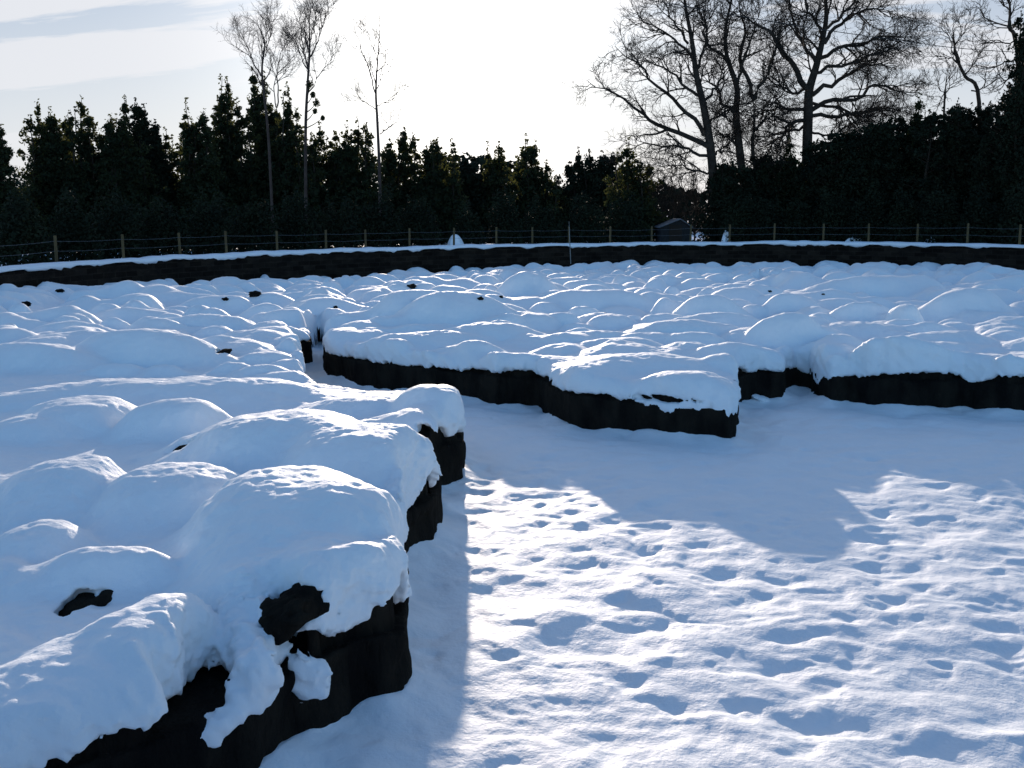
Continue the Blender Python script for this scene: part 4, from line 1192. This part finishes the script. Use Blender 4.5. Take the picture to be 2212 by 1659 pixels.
# hut
def hut():
    Y = bank_Y(1460, 5.0)
    a = at_depth(1424, 512, Y); b = at_depth(1494, 512, Y)
    top = at_depth(1460, 474, Y)[2]; eave = at_depth(1424, 490, Y)[2]
    z0 = .8; w = b[0] - a[0]; dpt = 2.2
    root = empty('garden_hut', ((a[0] + b[0]) / 2, Y + dpt / 2, z0), 'small grey hut with a pale pitched roof below the leftmost beech', 'hut')
    x0, x1, y0, y1 = a[0] + .08, b[0] - .08, Y, Y + dpt
    rx = (x0 + x1) / 2 + .25
    V = [(x0, y0, z0), (x1, y0, z0), (x1, y1, z0), (x0, y1, z0), (x0, y0, eave), (x1, y0, eave), (x1, y1, eave), (x0, y1, eave), (rx, y0, top - .04), (rx, y1, top - .04)]
    me = bpy.data.meshes.new('wall'); me.from_pydata(V, [], [(0, 1, 5, 8, 4), (1, 2, 6, 5), (2, 3, 7, 9, 6), (3, 0, 4, 7)]); me.materials.append(M_HUTW)
    o = bpy.data.objects.new('wall', me); COL.objects.link(o); o.parent = root; o.matrix_parent_inverse = Matrix.Translation(-root.location)
    bm = bmesh.new()
    for (xa, za, xb, zb) in ((x0 - .12, eave - .06, rx, top), (rx, top, x1 + .12, eave - .06)):
        vs = [bm.verts.new(c) for c in ((xa, y0 - .15, za), (xb, y0 - .15, zb), (xb, y1 + .15, zb), (xa, y1 + .15, za), (xa, y0 - .15, za + .05), (xb, y0 - .15, zb + .05), (xb, y1 + .15, zb + .05), (xa, y1 + .15, za + .05))]
        for f in ((0, 1, 2, 3), (7, 6, 5, 4), (0, 4, 5, 1), (1, 5, 6, 2), (2, 6, 7, 3), (3, 7, 4, 0)): bm.faces.new([vs[i] for i in f])
    me = bpy.data.meshes.new('roof'); bm.to_mesh(me); bm.free(); me.materials.append(M_HUTR)
    o = bpy.data.objects.new('roof', me); COL.objects.link(o); o.parent = root; o.matrix_parent_inverse = Matrix.Translation(-root.location)
    bm = bmesh.new(); bmesh.ops.create_cube(bm, size=1)
    bmesh.ops.transform(bm, verts=bm.verts, matrix=Matrix.Translation(((x0 + x1) / 2, y0 - .02, z0 + .75)) @ Matrix.Diagonal((.7, .05, 1.3, 1)))
    me = bpy.data.meshes.new('door'); bm.to_mesh(me); bm.free(); me.materials.append(M_WOOD)
    o = bpy.data.objects.new('door', me); COL.objects.link(o); o.parent = root; o.matrix_parent_inverse = Matrix.Translation(-root.location)


hut()


def heap(label, px, py, hw, Y, seed, zb=.9):
    Y = bank_Y(px, 2.2)
    top = at_depth(px, py, Y); R0 = hw * Y / F_PX
    n = 40
    th = np.linspace(0, 2 * math.pi, n, endpoint=False); rr = np.linspace(0, 1, 14)
    T, Rr = np.meshgrid(th, rr, indexing='ij')
    k = 1 + .22 * np.sin(3 * T + seed) + .12 * np.sin(5 * T - seed)
    X = top[0] + np.cos(T) * Rr * R0 * k; Yy = Y + np.sin(T) * Rr * R0 * .8 * k
    Z = zb - .1 + (top[2] - zb + .1) * np.clip(1 - Rr ** 2.2, 0, 1) + .05 * np.sin(7 * X + seed) * Rr * (1 - Rr)
    idx = np.arange(n * 14).reshape(n, 14); nx = np.roll(idx, -1, 0)
    Q = np.stack([idx[:, :-1], idx[:, 1:], nx[:, 1:], nx[:, :-1]], -1).reshape(-1, 4)
    V = np.stack([X.ravel(), Yy.ravel(), Z.ravel()], 1)
    tag(mesh_np('snow_heap', V, Q, M_SNOWFAR), label, 'snow heap', 'snow heaps behind the fence')


heap('pointed snow heap showing between trees behind the middle of the fence', 982, 506, 24, 53.0, 1)
heap('bright snow heap beside the foot of the leftmost beech', 1568, 497, 13, 56, 2)
heap('low snow heap behind the fence under the right wood', 1845, 511, 30, 48.5, 3)
heap('smaller snow heap behind the fence near the right edge', 2010, 511, 20, 47.5, 4)

# overhead cable between trees
cp = []
for px, py, Y in ((1340, -12, 42), (1475, 13, 43.5), (1566, 29, 44.5), (1750, 60, 46), (1968, 91, 48), (2060, 103, 49), (2166, 111, 50), (2300, 118, 51)):
    cp.append(at_depth(px, py, Y))
V, Q = tube_poly(catmull(np.array(cp), 6, False), .016, 6)
tag(mesh_np('overhead_cable', V, Q, M_CABLE), 'thin black cable strung across the sky behind the bare beeches', 'cable')
